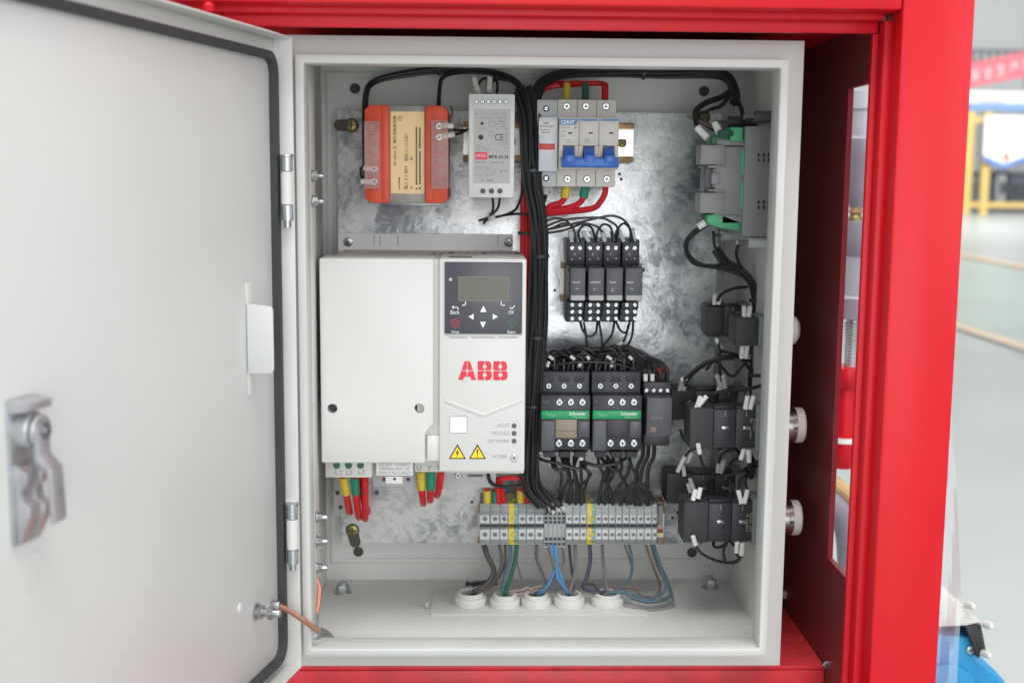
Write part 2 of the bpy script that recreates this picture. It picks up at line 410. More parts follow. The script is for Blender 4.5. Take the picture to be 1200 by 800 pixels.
# machines behind the fence
for i, (pa, pb, pc, pd, hx) in enumerate(((1140, 205, 1162, 236, '#8d9096'), (1168, 204, 1180, 232, '#e2e4e6'), (1183, 206, 1215, 240, '#6f7680'))):
    x0, x1, z0, z1 = F(pa, pb, pc, pd, YF+1800)
    mb = MB().box(x0, x1, YF+1800, YF+2600, FZ, z1, bev=60); mb.box(x0+100, x1-100, YF+1700, YF+1800, z1-500, z1-200, mi=1); mb.box(x0-60, x1+60, YF+1780, YF+2640, z1, z1+90, bev=20, mi=1)
    solo('machine', mb, [mat('machine_paint_%d' % i, hx, .5), dgrey], ['grey blurred machine standing behind the yellow fence', 'pale narrow blurred machine standing behind the white sign', 'dark blurred machine behind fence at the picture edge'][i], 'machine')
# red banner and overhead pipe rack
YB = YF+6000
x0, x1, z0, z1 = F(1128, 76, 1300, 106, YB)
ban = mat('banner_red', '#dc7680', .6)
dz = (U(1200, 67, YB).z-U(1140, 79, YB).z)/(U(1200, 67, YB).x-U(1140, 79, YB).x)
th = Thing('banner', 'long red slogan banner hung across the far end of the hall', 'banner', ((x0+x1)/2, YB, z0))
pl = th.part('cloth', MB().prism([(x0, z0), (x1, z0+(x1-x0)*dz), (x1, z1+(x1-x0)*dz), (x0, z1)], YB-20, YB), ban)
for i, ch in enumerate('安全生产质量第一'):
    xa = U(1138+i*15, 90, YB-30).x; zz = (z0+z1)/2+(xa-x0)*dz
    th.part('lettering', textmesh(ch, xa, xa+240, zz-170, zz+170, YB-30), inkw, pl)
YR = YB+2500
x0, x1, z0, z1 = F(1120, 56, 1300, 75, YR)
th = Thing('overhead_rack', 'dark overhead pipe rack above the red banner', 'rack', ((x0+x1)/2, YR, z0))
for z in (z0, z0+330): th.part('rail', MB().box(x0, x1, YR, YR+120, z, z+110), wgry)
for i in range(30): th.part('strut', MB().box(x0+i*260, x0+i*260+70, YR+5, YR+100, z0+112, z0+328), dgrey)
x0, x1, z0, z1 = F(1128, 108, 1300, 122, YF+3000)
th = Thing('crane_beam', 'white overhead travelling beam above the yellow fence', 'beam', ((x0+x1)/2, YF+3000, z0))
th.part('girder', MB().box(x0, x1, YF+3000, YF+3300, z0, z1, bev=20), stick)
for k in (0, 1): th.part('end_truck', MB().box(x0+500+k*1900, x0+1100+k*1900, YF+2960, YF+2998, z0-140, z0+120, bev=20), lgrey)

# ================================================================== red machine frame
th = Thing('machine_skid', 'red painted steel machine skid surrounding the grey cabinet', 'frame', (0, 100, -300))
FX0, FX1, FZT = 250.5, 302, 260.7
mb = MB().box(FX0, FX1, -40, -6, -520, 330, bev=2.2); mb.box(FX0+1.5, FX1-1.5, -5.9, 10, -520, 329, bev=1)
post = th.part('post', mb, red)
mb = MB().box(240.3, FX0+4, -7, -2, -520, 248, bev=.8); mb.box(244.5, FX0+3, -20, -7.1, -520, 256, bev=1.5)
th.part('post_flange', mb, red)
mb = MB().box(-700, FX0-.3, -39.7, -6, FZT, 329, bev=2.2); mb.box(-700, FX0-.4, -5.9, 10, FZT+1.5, 328, bev=1)
th.part('top_beam', mb, red)
mb = MB().box(-700, 244.3, -7, -2, 248.2, FZT+4, bev=.8); mb.box(-700, 244.2, -20, -7.1, 256.1, FZT+3, bev=1.2)
th.part('beam_flange', mb, red)
# side panel with slot, back panel, base tray, roof; side and back are darker maroon than the frame
BX, BZ, BY0 = 246, -262, 60
sl0, sl1, sy1 = -172, 216, 66
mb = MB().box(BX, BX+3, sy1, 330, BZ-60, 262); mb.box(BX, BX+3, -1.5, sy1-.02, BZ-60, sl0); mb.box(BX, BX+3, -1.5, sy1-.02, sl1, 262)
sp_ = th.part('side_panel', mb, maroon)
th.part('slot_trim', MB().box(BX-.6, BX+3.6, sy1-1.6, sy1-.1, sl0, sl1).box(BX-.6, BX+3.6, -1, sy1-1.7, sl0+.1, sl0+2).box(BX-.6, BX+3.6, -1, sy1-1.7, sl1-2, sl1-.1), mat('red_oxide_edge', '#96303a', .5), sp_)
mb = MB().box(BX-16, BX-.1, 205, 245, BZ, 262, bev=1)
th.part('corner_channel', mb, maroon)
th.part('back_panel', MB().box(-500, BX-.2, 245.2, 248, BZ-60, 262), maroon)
th.part('roof_plate', MB().box(-500, BX, 11, 245, 258, 262), red)
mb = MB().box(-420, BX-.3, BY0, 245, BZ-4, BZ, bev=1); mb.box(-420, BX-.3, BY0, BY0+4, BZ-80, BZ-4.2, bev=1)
th.part('base_tray', mb, mat('brightened_red_paint', '#dd4046', .4, var=.14, scale=45, bump=.1, bscale=300))  # brightened copy of the frame red; the tray's lit sheen is in the colour
th.part('lower_beam', MB().box(-700, 240, 8, 57, BZ-130, BZ-16, bev=3), red)
p = U(969, 779, 40); th.part('bolt', MB().lathe([(4, -3), (4, 0), (2.5, 1)], U(969, 779, 52), Vector((0, -1, 0)).to_track_quat('Z', 'Y'), 6), steel)
th.part('rivet_nut', MB().lathe([(4.2, 0), (4.2, 5), (2, 8)], (BX-.2, 196, BZ+14), Vector((-1, 0, 0)).to_track_quat('Z', 'Y'), 10), wpink)
th.part('bolt', MB().lathe([(4, 0), (4, 4), (2, 6)], U(245, 13, -46), Vector((0, -.2, 1)).to_track_quat('Z', 'Y'), 10), red)

# ================================================================== pipework seen through the slot in the side panel
def lathe_thing(name, label, cat, px, rows, Y, mats, n=20):
    """rows: (y_px, half width px, material index)"""
    top = U(px, rows[0][0], Y); sc_ = (Y+916)/FPX
    th = Thing(name, label, cat, (top.x, Y, U(px, rows[-1][0], Y).z))
    segs = []; cur = [rows[0]]
    for r in rows[1:]:
        cur.append(r)
        if r[2] != cur[0][2]: segs.append(cur); cur = [r]
    if len(cur) > 1: segs.append(cur)
    for sg in segs:
        prof = [(h*sc_, top.z-U(px, y, Y).z) for y, h, _ in sg]
        th.part('section', MB().lathe(prof, (top.x, Y, top.z), Vector((0, 0, -1)).to_track_quat('Z', 'Y'), n), mats[sg[0][2]], ang=40)
    return th
pg = mat('pump_grey_paint', '#abadb6', .4, var=.1, scale=20); pgd = mat('pump_dark_grey', '#918d9a', .4, var=.1, scale=20)
lathe_thing('valve_actuator', 'grey painted valve actuator seen through slot in red side panel', 'valve', 1012,
            [(108, 17, 0), (128, 20, 0), (130, 18, 0), (160, 18, 0), (163, 24, 1), (182, 24, 1), (186, 22, 1), (222, 21, 1), (236, 13, 1), (244, 9, 1), (245, 2, 1)], 420, [pg, pgd])
lathe_thing('gearbox_housing', 'grey domed pump housing below the valve in the slot', 'pump housing', 1012,
            [(257, 10, 0), (259, 24, 0), (280, 26, 0), (300, 20, 0), (302, 29, 1), (345, 29, 1), (348, 32, 0), (372, 32, 0), (374, 6, 0)], 420, [pgd, pg])
th = lathe_thing('braided_hose', 'ribbed silver flexible hose above the red pipe fitting', 'hose', 1000, [(375, 8, 0), (428, 8, 0)], 420, [steel])
for i in range(14):
    p = U(1000, 377+i*3.8, 420); th.part('rib', MB().lathe([(7.5, 0), (9.6, 1), (9.6, 2.2), (7.5, 3)], p, Vector((0, 0, -1)).to_track_quat('Z', 'Y'), 16), lgrey)
lathe_thing('red_pipe_fitting', 'red painted pipe fitting with white band inside the slot', 'pipe fitting', 992,
            [(429, 22, 0), (440, 24, 0), (450, 20, 0), (455, 14, 0), (508, 14, 0), (509, 25, 1), (515, 25, 1), (516, 23, 0), (536, 22, 0), (547, 13, 0), (549, 2, 0)], 420, [red, stick])
th = Thing('elbow_pipe', 'grey bent pipe with beige clamp at the bottom of slot', 'pipe', U(985, 660, 420))
th.part('elbow', MB().tube([U(960, 578, 420), U(975, 588, 420), U(990, 606, 420), U(997, 630, 420), U(1000, 690, 420)], 17, 16), pgd)
th.part('clamp', MB().tube([U(966, 558, 412), U(980, 567, 412), U(996, 580, 412), U(1008, 592, 412)], 8, 10), mat('hose_beige', '#c9b078', .5))
mb = MB().box(*sorted((U(955, 300, 520).x, U(992, 300, 520).x)), 520, 560, -450, 300, bev=3)
solo('rear_post', mb, red, 'red rear frame post glimpsed behind pipes in slot', 'post')
lathe_thing('pipe_union', 'small brown pipe union between valve and housing in slot', 'pipe fitting', 1003, [(243, 5, 0), (247, 8, 0), (250, 8, 0), (251, 6, 1), (256, 9, 1), (259, 9, 1), (260, 3, 1)], 415, [mat('union_brown', '#9a7350', .5, var=.2, scale=80), brass], 8)

# ================================================================== blue motor and plastic film at lower right
YM = 330
th = Thing('blue_motor', 'bright blue motor with white topped terminal box at lower right', 'motor', U(1120, 860, YM))
mblue = mat('motor_blue', '#2b97cf', .35, var=.06, scale=20); x0, x1, z0, z1 = F(1060, 762, 1160, 880, YM)
cx = U(1110, 850, YM)
th.part('housing', MB().lathe([(0.1, 0), (72, 0), (76, 6), (76, 160)], (cx.x, YM, cx.z+4), Vector((0, 1, 0)).to_track_quat('Z', 'Y'), 40), mblue)
def pp(l, Y): return [(U(a, b, Y).x, U(a, b, Y).z) for a, b in l]
th.part('terminal_neck', MB().prism(pp([(1090, 742), (1138, 746), (1150, 800), (1090, 800)], YM-6), YM-6, YM+70, bev=3), mblue)
th.part('flange', MB().prism(pp([(1085, 790), (1100, 780), (1120, 778), (1138, 790), (1160, 830), (1085, 850)], YM-12), YM-12, YM-6.5, bev=1), mblue)
th.part('box_body', MB().prism(pp([(1130, 732), (1150, 731), (1156, 762), (1146, 772), (1139, 752)], YM-14), YM-14, YM+60, bev=1.5), black)
th.part('box_lid', MB().prism(pp([(1092, 704), (1122, 702), (1150, 729), (1132, 733), (1092, 735)], YM-16), YM-16, YM+62, bev=2), nylon)
for q in ((1133, 708), (1154, 731), (1152, 765)): th.part('lid_screw', MB().lathe([(4, 0), (4, 8), (2.5, 11)], U(q[0], q[1], YM-16), Vector((.3, -1, .2)).to_track_quat('Z', 'Y'), 12), nylon)
screws(th, [(1137, 761)], YM-7, 5, 'cross', mt=alum)
mb = MB(); cols = 7; rows = 30; vs = []; fs = []
for j in range(rows):
    py = 480+j*(340/(rows-1)); wpx = 3+23*min(1, max(0, (py-480)/220))
    for i in range(cols):
        edge = 1098+(480-py)*.055+17
        q = U(edge-8+i/(cols-1)*(wpx+6), py, -14+8*math.sin(i*1.1+j*.25)+3*math.sin(j*.7)); vs.append(q)
for j in range(rows-1):
    for i in range(cols-1): fs.append((j*cols+i, j*cols+i+1, (j+1)*cols+i+1, (j+1)*cols+i))
o = solo('plastic_film', mb.add(vs, fs), film, 'thin clear plastic film hanging off the red post', 'plastic film')

# ================================================================== CABINET
LW, LH, BW, BH, RY, BK = 182, 230, 197.5, 245.5, 20, 228
cabt = Thing('control_cabinet', 'open grey steel electrical control cabinet with hinged door', 'cabinet', (0, 120, -BH))
mb = MB().ring(-LW, LW, -LH, LH, 6.6, 0, RY+6, bev=1.4)
lip = cabt.part('front_lip', mb, mat('lip_grey_paint', '#c5c6c3', .42, var=.03, scale=8, bump=.12, bscale=900))
cabt.part('front_return', MB().ring(-BW, BW, -BH, BH, 18, RY, RY+1.5, bev=.5), mat('lip_grey_paint', '#c5c6c3'))
mb = MB()
mb.ring(-BW, BW, -BH, BH, 1.5, RY+1.55, BK+1.5)
mb.box(-BW+1.5, BW-1.5, BK, BK+1.4, -BH+1.5, BH-1.5)
body = cabt.part('body', mb, cabin)
mb = MB().ring(-188, 188, -228, 236, 5, BK-2.2, BK-.02, bev=1); mb.box(-196, -192, RY+8, BK-.1, -243.5, 243.5, bev=1.8)
cabt.part('back_emboss', mb, cabin, body)
for px, py in ((416, 104), (825, 107), (420, 646), (811, 647)):
    p = U(px, py, BK-.5); q = Vector((0, -1, 0)).to_track_quat('Z', 'Y')
    cabt.part('hole_plug', MB().lathe([(4.8, -.4), (4.8, .6), (3.6, 1.2)], p, q, 16), rubber, body)
# mounting plate (galvanised) with slots and screws
PF = 203
cabt.part('standoff', MB().box(-160, -150, PF+2.1, BK-.1, -190, 190), cabin); cabt.part('standoff', MB().box(150, 160, PF+2.1, BK-.1, -190, 190), cabin)
plate = cabt.part('mounting_plate', MB().box(-175, 172, PF, PF+2, -200.5, 200.5, bev=.4), galv)
for (px, py, dx, dz) in ((413, 621, 3, 14), (412, 147, -14, 0), (824, 138, 0, 0)):
    p = U(px, py, PF-.3); q = U(px+dx, py+dz, PF-.3)
    mb = MB().cyl((p.x, PF+.2, p.z), (p.x, PF-.2, p.z), 6.5, 18)
    if dx or dz:
        mb.cyl((q.x, PF+.2, q.z), (q.x, PF-.22, q.z), 5.2, 18); d = Vector((p.x-q.x, 0, p.z-q.z)); s = d.cross(Vector((0, 1, 0))).normalized()*5.2
        mb.add([(p.x+s.x, PF-.24, p.z+s.z), (q.x+s.x, PF-.24, q.z+s.z), (q.x-s.x, PF-.24, q.z-s.z), (p.x-s.x, PF-.24, p.z-s.z)], [(0, 1, 2, 3)])
    cabt.part('keyhole_slot', mb, slotm, plate)
    cabt.put('screw', screw_mesh(5.2, 'cross', brass), (p.x, PF-.5, p.z), plate)
holes(cabt, [(553, 588), (650, 340), (726, 204), (788, 606), (728, 210)], PF-.1, 1.7, parent=plate, name='drill_hole')
# gland plate on the floor, floor bolts, hinge nuts
g0, g1 = onZ(505, 690, -243), onZ(800, 728, -243)
cabt.part('gland_plate', MB().box(-88, 106, 128, 196, -244, -242.6, bev=.5), cabin, body)
for px, py in ((402, 694), (832, 688)):
    p = onZ(px, py, -244); q = Vector((0, 0, 1)).to_track_quat('Z', 'Y')
    mb = MB().lathe([(8.5, 0), (8.5, 1.5)], p, q, 20); mb.lathe([(6.2, 1.5), (6.2, 7.5), (5.4, 8.5)], p, q, 6); mb.lathe([(3.6, 8.5), (3.6, 10.5), (3, 11)], p, q, 12)
    cabt.part('floor_bolt', mb, bolt_paint, body)
for px, py in ((500, 711),): cabt.part('floor_stud', MB().cyl(onZ(px, py, -243), onZ(px, py, -243)+Vector((0, 0, 5)), 2.2, 10), lgrey, body)
nutmesh = None
for py in (206, 236, 606, 634, 665):
    p = U(364.5, py, 40); q = Vector((1, 0, 0)).to_track_quat('Z', 'Y'); mb = MB()
    p.x = -176 if py > 640 else -175.6
    mb.lathe([(4.6, 0), (4.6, 1.2)], p, q, 16); mb.lathe([(3.6, 1.2), (3.6, 4.4)], p, q, 6); mb.lathe([(2, 4.4), (2, 8.4), (1.6, 9)], p, q, 10)
    cabt.part('hinge_nut', mb, chrome, body)
# nuts need something to clamp: inner hinge strap behind the lip
cabt.part('hinge_backing', MB().box(-181, -176, RY+6.2, 60, -240, 240, bev=.5), cab, body)

# ---- door: own frame, x along the door from the hinge, y = inner normal, z up
door_ang = -103.7
def dpart(name, mb, mats, parent, ang=35):
    o = link(name, mb.mesh(name, mats, (0, 0, 0), ang)); o.parent = parent; return o
DZ1, DZ0, DWD = 241.5, -236.8, 402
mb = MB().box(0, DWD, -1.5, 0, DZ0, DZ1, bev=.5)
mb.box(0, 1.5, .02, 15, DZ0, DZ1, bev=.5); mb.box(DWD-1.5, DWD, .02, 15, DZ0, DZ1, bev=.5)
mb.box(1.52, DWD-1.52, .02, 14.6, DZ1-1.5, DZ1, bev=.5); mb.box(1.52, DWD-1.52, .02, 14.6, DZ0, DZ0+1.5, bev=.5)
door = dpart('door', mb, cab, cabt.o)
door.location = ((-197-cabt.b.x)*.001, (-.5-cabt.b.y)*.001, (0-cabt.b.z)*.001); door.rotation_euler = (0, 0, math.radians(door_ang))
# gasket ring with rounded corners
def rr(x0, x1, z0, z1, r, n=6):
    out = []
    for cx_, cz_, a0 in ((x1-r, z1-r, 0), (x0+r, z1-r, 90), (x0+r, z0+r, 180), (x1-r, z0+r, 270)):
        for k in range(n+1):
            a = math.radians(a0+90*k/n); out.append((cx_+r*math.cos(a), cz_+r*math.sin(a)))
    return out
def rring(o, i, y0, y1, mb=None):
    mb = mb or MB(); n = len(o); vs = [(x, y, z) for y in (y0, y1) for L in (o, i) for x, z in L]; fs = []
    for k in range(n):
        j = (k+1) % n; fs += [(k, j, n+j, n+k), (2*n+k, 3*n+k, 3*n+j, 2*n+j), (k, 2*n+k, 2*n+j, j), (n+k, n+j, 3*n+j, 3*n+k)]
    return mb.add(vs, fs)
gz1, gz0 = 230.5, -229
g = rring(rr(4, DWD-9, gz0, gz1-.5, 15), rr(9.6, DWD-15, gz0+5.4, gz1-5.9, 10), .02, 5.5)
gk = dpart('gasket', g, gasket, door)
# hinges: barrel on the fold, leaf towards cabinet
for (pt_, pb_) in ((180, 262), (585, 660)):
    z1 = U(340, pt_, -2).z; z0 = U(340, pb_, -2).z; h = z1-z0
    hx, hy = 1.5, 11.6
    q = Vector((0, 0, 1)).to_track_quat('Z', 'Y'); r_ = 4.3; hm = MB(); hx = 6.2
    hm.box(1.6, 3.4, 1, 13.5, z0-1, z1+1, bev=.4, mi=0)
    hm.lathe([(r_, 0), (r_, h*.22)], (hx, hy, z0+h*.05), q, 16, 1)
    hm.lathe([(r_*1.02, 0), (r_*1.02, h*.46)], (hx, hy, z0+h*.28), q, 16, 0)
    hm.lathe([(r_, 0), (r_, h*.2)], (hx, hy, z0+h*.75), q, 16, 1)
    hm.lathe([(r_*1.2, 0), (r_*1.2, 1.5)], (hx, hy, z1-h*.045), q, 16, 1); hm.lathe([(2.4, 0), (2.4, h*.1)], (hx, hy, z0-h*.05), q, 12, 1)
    hm.box(5.5, 8, 12, 16, z0+h*.05, z0+h*.27, bev=.3, mi=1); hm.box(5.5, 8, 12, 16, z0+h*.75, z0+h*.95, bev=.3, mi=1)
    dpart('hinge', hm, [cab, steel], door)
# document bracket folded out of the door skin
def dloc(px, py, n=0):     # photo point -> door plane coordinates
    th_ = math.radians(door_ang); uu = Vector((math.cos(th_), math.sin(th_), 0)); nn = Vector((-math.sin(th_), math.cos(th_), 0))
    P0 = Vector((-197, -.5, 0))+nn*n; d = ray(px, py); t = (P0-CAMP).dot(nn)/d.dot(nn); h = CAMP+d*t
    return (h-P0).dot(uu), h.z
t0, za = dloc(287, 332); _, zb = dloc(287, 464); t1, zc = dloc(319, 358); _, zd = dloc(290, 355); _, ze = dloc(290, 438)
mb = MB().box(t0-8, t0, .02, 1.4, zb, za, bev=.3); mb.prism([(t0-2, ze), (t0-2, zd)][:0] or [(.02, ze), (19, ze+1.5), (20.3, ze+4), (20.3, zd-4), (19, zd-1.5), (.02, zd)], t0-1.6, t0, 'x', bev=.3)
dpart('bracket', mb, cab, door)
# latch: cam lock with housing and lever
tl, zl = dloc(33, 500); _, zt = dloc(20, 465); _, zbm = dloc(20, 638)
t_a, _ = dloc(9, 560); hw = 10.5; tc_ = t_a-hw
H = zt-zbm; mb = MB(); zk = zt-.22*H
mb.box(tc_-hw, tc_+hw, .02, 2, zbm, zt, bev=.8)
mb.prism([(2, zt-7), (12.5, zt-5.5), (13, zt-1.5), (2, zt)], tc_-hw, tc_+hw, 'x', bev=.8)
mb.cyl((tc_, 2, zk), (tc_, 10, zk), 9.5, 26, bev=1); mb.cyl((tc_, 10, zk), (tc_, 11, zk), 8, 26, mi=1)
lo_ = [(2, zbm+1), (3.5, zbm), (11.5, zbm+.2*H), (12, zbm+.27*H), (7, zbm+.30*H), (6.5, zbm+.38*H), (10.5, zbm+.43*H), (11, zbm+.5*H), (2, zbm+.56*H)]
mb.prism(lo_, tc_-hw*.85, tc_-hw*.15, 'x', bev=.7); mb.prism([(n_*.8+.4, z_) for n_, z_ in lo_], tc_-hw*.14, tc_+hw*.8, 'x', bev=.7)
latch = dpart('latch_housing', mb, [alum, rubber], door)
mb = MB().cyl((tc_, 11, zk), (tc_, 13.5, zk), 8.2, 24, bev=.8); mb.cyl((tc_, 13.5, zk), (tc_, 15.5, zk), 4.2, 6, mi=1); mb.cyl((tc_, 15.5, zk), (tc_, 17, zk), 2, 12, mi=1)
lever = [(11.2, zk+2), (14, zk+2), (14.2, zk-.16*H), (20.5, zk-.25*H), (21.5, zbm+.17*H), (19, zbm+.15*H), (17.8, zk-.27*H), (11.5, zk-.19*H)]
mb.prism(lever, tc_-5.5, tc_+5.5, 'x', bev=.7)
dpart('latch_lever', mb, [alum, chrome], door)
# earth stud on the door
ts, zs = dloc(300, 716)
q = Vector((0, 1, 0)).to_track_quat('Z', 'Y'); mb = MB()
mb.lathe([(6.5, 0), (6.5, 1.5)], (ts, 0, zs), q, 18); mb.lathe([(5, 1.5), (5, 6)], (ts, 0, zs), q, 6); mb.lathe([(3, 6), (3, 18), (2.4, 19)], (ts, 0, zs), q, 12); mb.lathe([(5, 10), (5, 14)], (ts, 0, zs), q, 6)
dpart('earth_stud', mb, chrome, door)
td, zd_ = dloc(281, 712); mb = MB().lathe([(3.6, 0), (3.2, .8), (1, 1.3)], (td, 0, zd_), q, 16); dpart('weld_mark', mb, cab, door)
tb_, zb_ = dloc(342, 778); mb = MB().lathe([(2.6, 0), (2.4, 1.4)], (6, 0, DZ0+7), q, 12); dpart('drain_rivet', mb, steel, door)
# earthing strap from door to cabinet
e0 = U(326, 709, -22); e1 = U(373, 739, 6)
es = Thing('earth_strap', 'copper earthing strap bridging cabinet door and cabinet corner', 'strap', e1)
es.part('braid', MB().tube([e0, U(340, 716, -16), U(358, 728, -9), e1], 1.7, 8, flat=1.6), copper)
es.part('lug', MB().box(e0.x-7, e0.x+1, e0.y-2, e0.y+2, e0.z-2.5, e0.z+3.5, bev=.5), steel)
es.part('braid', MB().tube([U(371, 677, 42), U(374, 690, 40), U(373, 705, 36), U(371, 718, 32)], 2.4, 8), copper)
for i in range(5): es.part('strand', MB().tube([U(371, 716, 32), U(373+random.uniform(-3, 3), 726, 31), U(371+random.uniform(-3, 4), 738, 28)], .5, 5), steel)
es.part('bolt', MB().lathe([(4.5, 0), (4.5, 3), (3, 4.5)], U(370, 744, 24), Vector((.7, -.7, 0)).to_track_quat('Z', 'Y'), 6), chrome)
# small earth lug plate lying in the lower left corner
mb = MB(); l = [onZ(373, 733, -242.5), onZ(384, 738, -242.5), onZ(392, 746, -242.5), onZ(404, 753, -242.5), onZ(372, 756, -242.5)]
mb.prism([(p.x, p.y) for p in l], -243.4, -242.2, 'z'); solo('torn_label', mb, plcl, 'small grey scrap lying in lower left cabinet corner', 'scrap')

# ================================================================== DIN rails
def rail(label, a, b, c, d, mt):
    x0, x1, z0, z1 = F(a, b, c, d, PF-7); zc = (z0+z1)/2
    h = 17.5; mb = MB()
    mb.box(x0, x1, PF-2.1, PF-1, zc-12.9, zc+12.9, mi=1)
    for sg in (1, -1):
        mb.box(x0, x1, PF-7.5, PF-2.1, zc+sg*12, zc+sg*13); mb.box(x0, x1, PF-7.6, PF-6.4, zc+sg*12.6, zc+sg*h, bev=.4)
    for k in range(int((x1-x0)/25)):
        xx = x0+8+k*25; mb.box(xx, xx+14, PF-2.3, PF-2.12, zc-3, zc+3, mi=2)
    th = Thing('din_rail', label, 'rail', ((x0+x1)/2, PF, zc-h), 'mounting rails')
    th.part('profile', mb, [mt, railz, slotm])
    return th, zc
rt, rz1 = rail('upper mounting rail behind power supply and breaker', 543, 145, 743, 188, chrom)
screws(rt, [(729, 168)], PF-2.2, 5, 'cross', mt=brass)
rail('short mounting rail behind the four small relays', 657, 311, 752, 350, chrom)
rail('mounting rail hidden behind the two contactors', 634, 455, 790, 500, chrom)
rail('lowest mounting rail carrying the grey terminal strip', 560, 594, 779, 637, chrom)

# ================================================================== transformer
Y = 132
x0, x1, z0, z1 = F(428, 124, 525, 238, Y)
th = Thing('transformer', 'orange and steel control transformer with cream label', 'transformer', ((x0+x1)/2, 170, z0))
ca, cb = F(455, 124, 500, 238, Y)[:2]
mb = MB()
for i in range(16):     # laminated core
    yy = Y+2+i*4.0; mb.box(ca, cb, yy, yy+3.6, z0+(.6 if i % 2 else 0), z1-(.6 if i % 2 else 0), mi=0)
mb.box(ca+.3, cb-.3, Y, Y+2, z0+.3, z1-.3, bev=.4)
th.part('core', mb, core)
for a, b in ((428, 456.5), (498.5, 525)):
    xa, xb = F(a, 124, b, 238, Y)[:2]
    l = a < 460
    mb = MB().prism([(xa+4, z0), (xb, z0), (xb, z1), (xa+4, z1), (xa, z1-4), (xa, z0+4)] if l else [(xa, z0), (xb-4, z0), (xb, z0+4), (xb, z1-4), (xb-4, z1), (xa, z1)], Y-4, PF-8, bev=1)
    bob = th.part('bobbin_end', mb, orange)
    # stepped rim near the steel
    ra, rb = (xb-6, xb-.5) if l else (xa+.5, xa+6)
    th.part('rim', MB().box(ra, rb, Y-5.2, Y-4.02, z0+2, z1-2, bev=.4), orange, bob)
    # moulded terminal numbers
    for k in range(6):
        zz = z0+16+k*(z1-z0-32)/5; xm = (xb-9) if l else (xa+6); th.part('moulded_number', textmesh('0246135'[k], xm, xm+3, zz, zz+4.5, Y-4.15), orange, bob)
for (a, b, c, d, used) in ((428, 143, 445.5, 221, (198, 213)), (506, 142, 525.5, 221, (148, 161))):
    xa, xb, za, zb = F(a, b, c, d, Y-6)
    tb = th.part('terminal_row', MB().box(xa+1, xb-1, Y-7, Y-4.1, za+1, zb-1), mat('terminal_red_brown', '#b9604a', .5))
    for k in range(6):
        zz = za+(zb-za)*(k+.5)/6
        th.part('divider', MB().box(xa+1.2, xb-1.2, Y-11, Y-7.05, zz+(zb-za)/12-.5, zz+(zb-za)/12+.3), orange, tb)
        th.part('terminal_clamp', MB().box(xa+3, xb-3.5, Y-9, Y-7.1, zz-3, zz+3, bev=.4), mat('clamp_dull', '#9c6a58', .5, metal=.3), tb)
    screws(th, [((a+c)/2+(2 if a < 460 else -1), py) for py in used], Y-9.2, 4.6, 'cross', tb)
    cov = MB().box(xa, xb, Y-14, Y-13.2, za, zb, bev=.3); cov.box(xa, xa+.7, Y-13.1, Y-5, za, zb); cov.box(xb-.7, xb, Y-13.1, Y-5, za, zb); cov.box(xa+.8, xb-.8, Y-13.1, Y-5, za, za+.7); cov.box(xa+.8, xb-.8, Y-13.1, Y-5, zb-.7, zb)
    th.part('clear_cover', cov, clearp)
xa, xb, za, zb = F(458, 131, 497, 227, Y-.3)
lab = th.part('label', MB().box(xa, xb, Y-.35, Y-.05, za, zb), cream)
YL = Y-.5
T(th, 'BK-40VA 型', 460.5, 171, 464.5, 194, YL, inkb, lab, rot=90); T(th, '隔离控制变压器', 460.5, 136, 464.5, 168, YL, inkb, lab, rot=90, bold=.01)
T(th, 'CE', 466.5, 136, 471, 142, YL, inkb, lab, rot=90)
T(th, '输入 0-2 380V', 473, 194, 478, 222, YL, inkb, lab, rot=90); T(th, '输出 11-12 220V', 473.5, 157, 478.5, 189, YL, inkb, lab, rot=90)
T(th, 'A', 480.5, 218, 483.5, 222, YL, inkb, lab, rot=90); T(th, 'B', 480.5, 184, 483.5, 188, YL, inkb, lab, rot=90)
mb = MB(); scribble(mb, 486, 137, 494, 222, YL, 2, rot=True, dens=.95, lo=1.2, hi=1.9, fill=.5); scribble(mb, 466, 200, 470, 222, YL, 1, rot=True, fill=.4)
th.part('fine_print', mb, inkb, lab)
holes(th, [(433, 150)], Y-20, .01)
for (px, py) in ((527, 131), (524, 226)):
    p = U(px, py, Y+20); th.part('bracket_clip', MB().tube([p+Vector((0, 0, 5)), p+Vector((2, 0, 2)), p+Vector((2, 0, -3)), p+Vector((0, 0, -6))], .9, 6), chrome)
mb = MB().box(x0+8, x1-8, PF-8, PF-.3, z0-4, z1+4, bev=.5); th.part('foot_bracket', mb, steel)

# ================================================================== power supply
Y = 105
x0, x1, z0, z1 = F(549, 110, 603, 232, Y)
th = Thing('power_supply', 'slim light grey power supply with red logo on its label', 'power supply', ((x0+x1)/2, 150, z0))
mb = MB().box(x0, x1, Y, PF-8, z0, z1, bev=1.3)
for k in range(7): mb.box(x0-.25, x0+.2, Y+20+k*9, Y+23+k*9, z0+15, z1-15)
bd = th.part('housing', mb, pgrey)
q = F(555, 128, 598, 215, Y); lab = th.part('label', MB().box(q[0], q[1], Y-.25, Y-.02, q[2], q[3]), mat('supply_label_grey', '#b4b1b0', .5, var=.03))
for k in range(6):
    px = 558.5+k*6.9; p = U(px, 119.5, Y); r_ = 2.9*(Y+916)/FPX
    o = th.part('terminal_hole', MB().lathe([(r_, 0), (r_, .5), (r_*.8, .5), (r_*.78, .1)], p, Vector((0, -1, 0)).to_track_quat('Z', 'Y'), 16, cap=False), tgrey, bd)
    th.put('screw', screw_mesh(r_*.78, 'cross' if k % 2 else 'slot', steel), (p.x, Y+.6, p.z), bd)
screws(th, [(566, 224), (576, 224), (586, 224)], Y-.1, 3, 'cross', bd, mt=dgrey)
YL = Y-.4
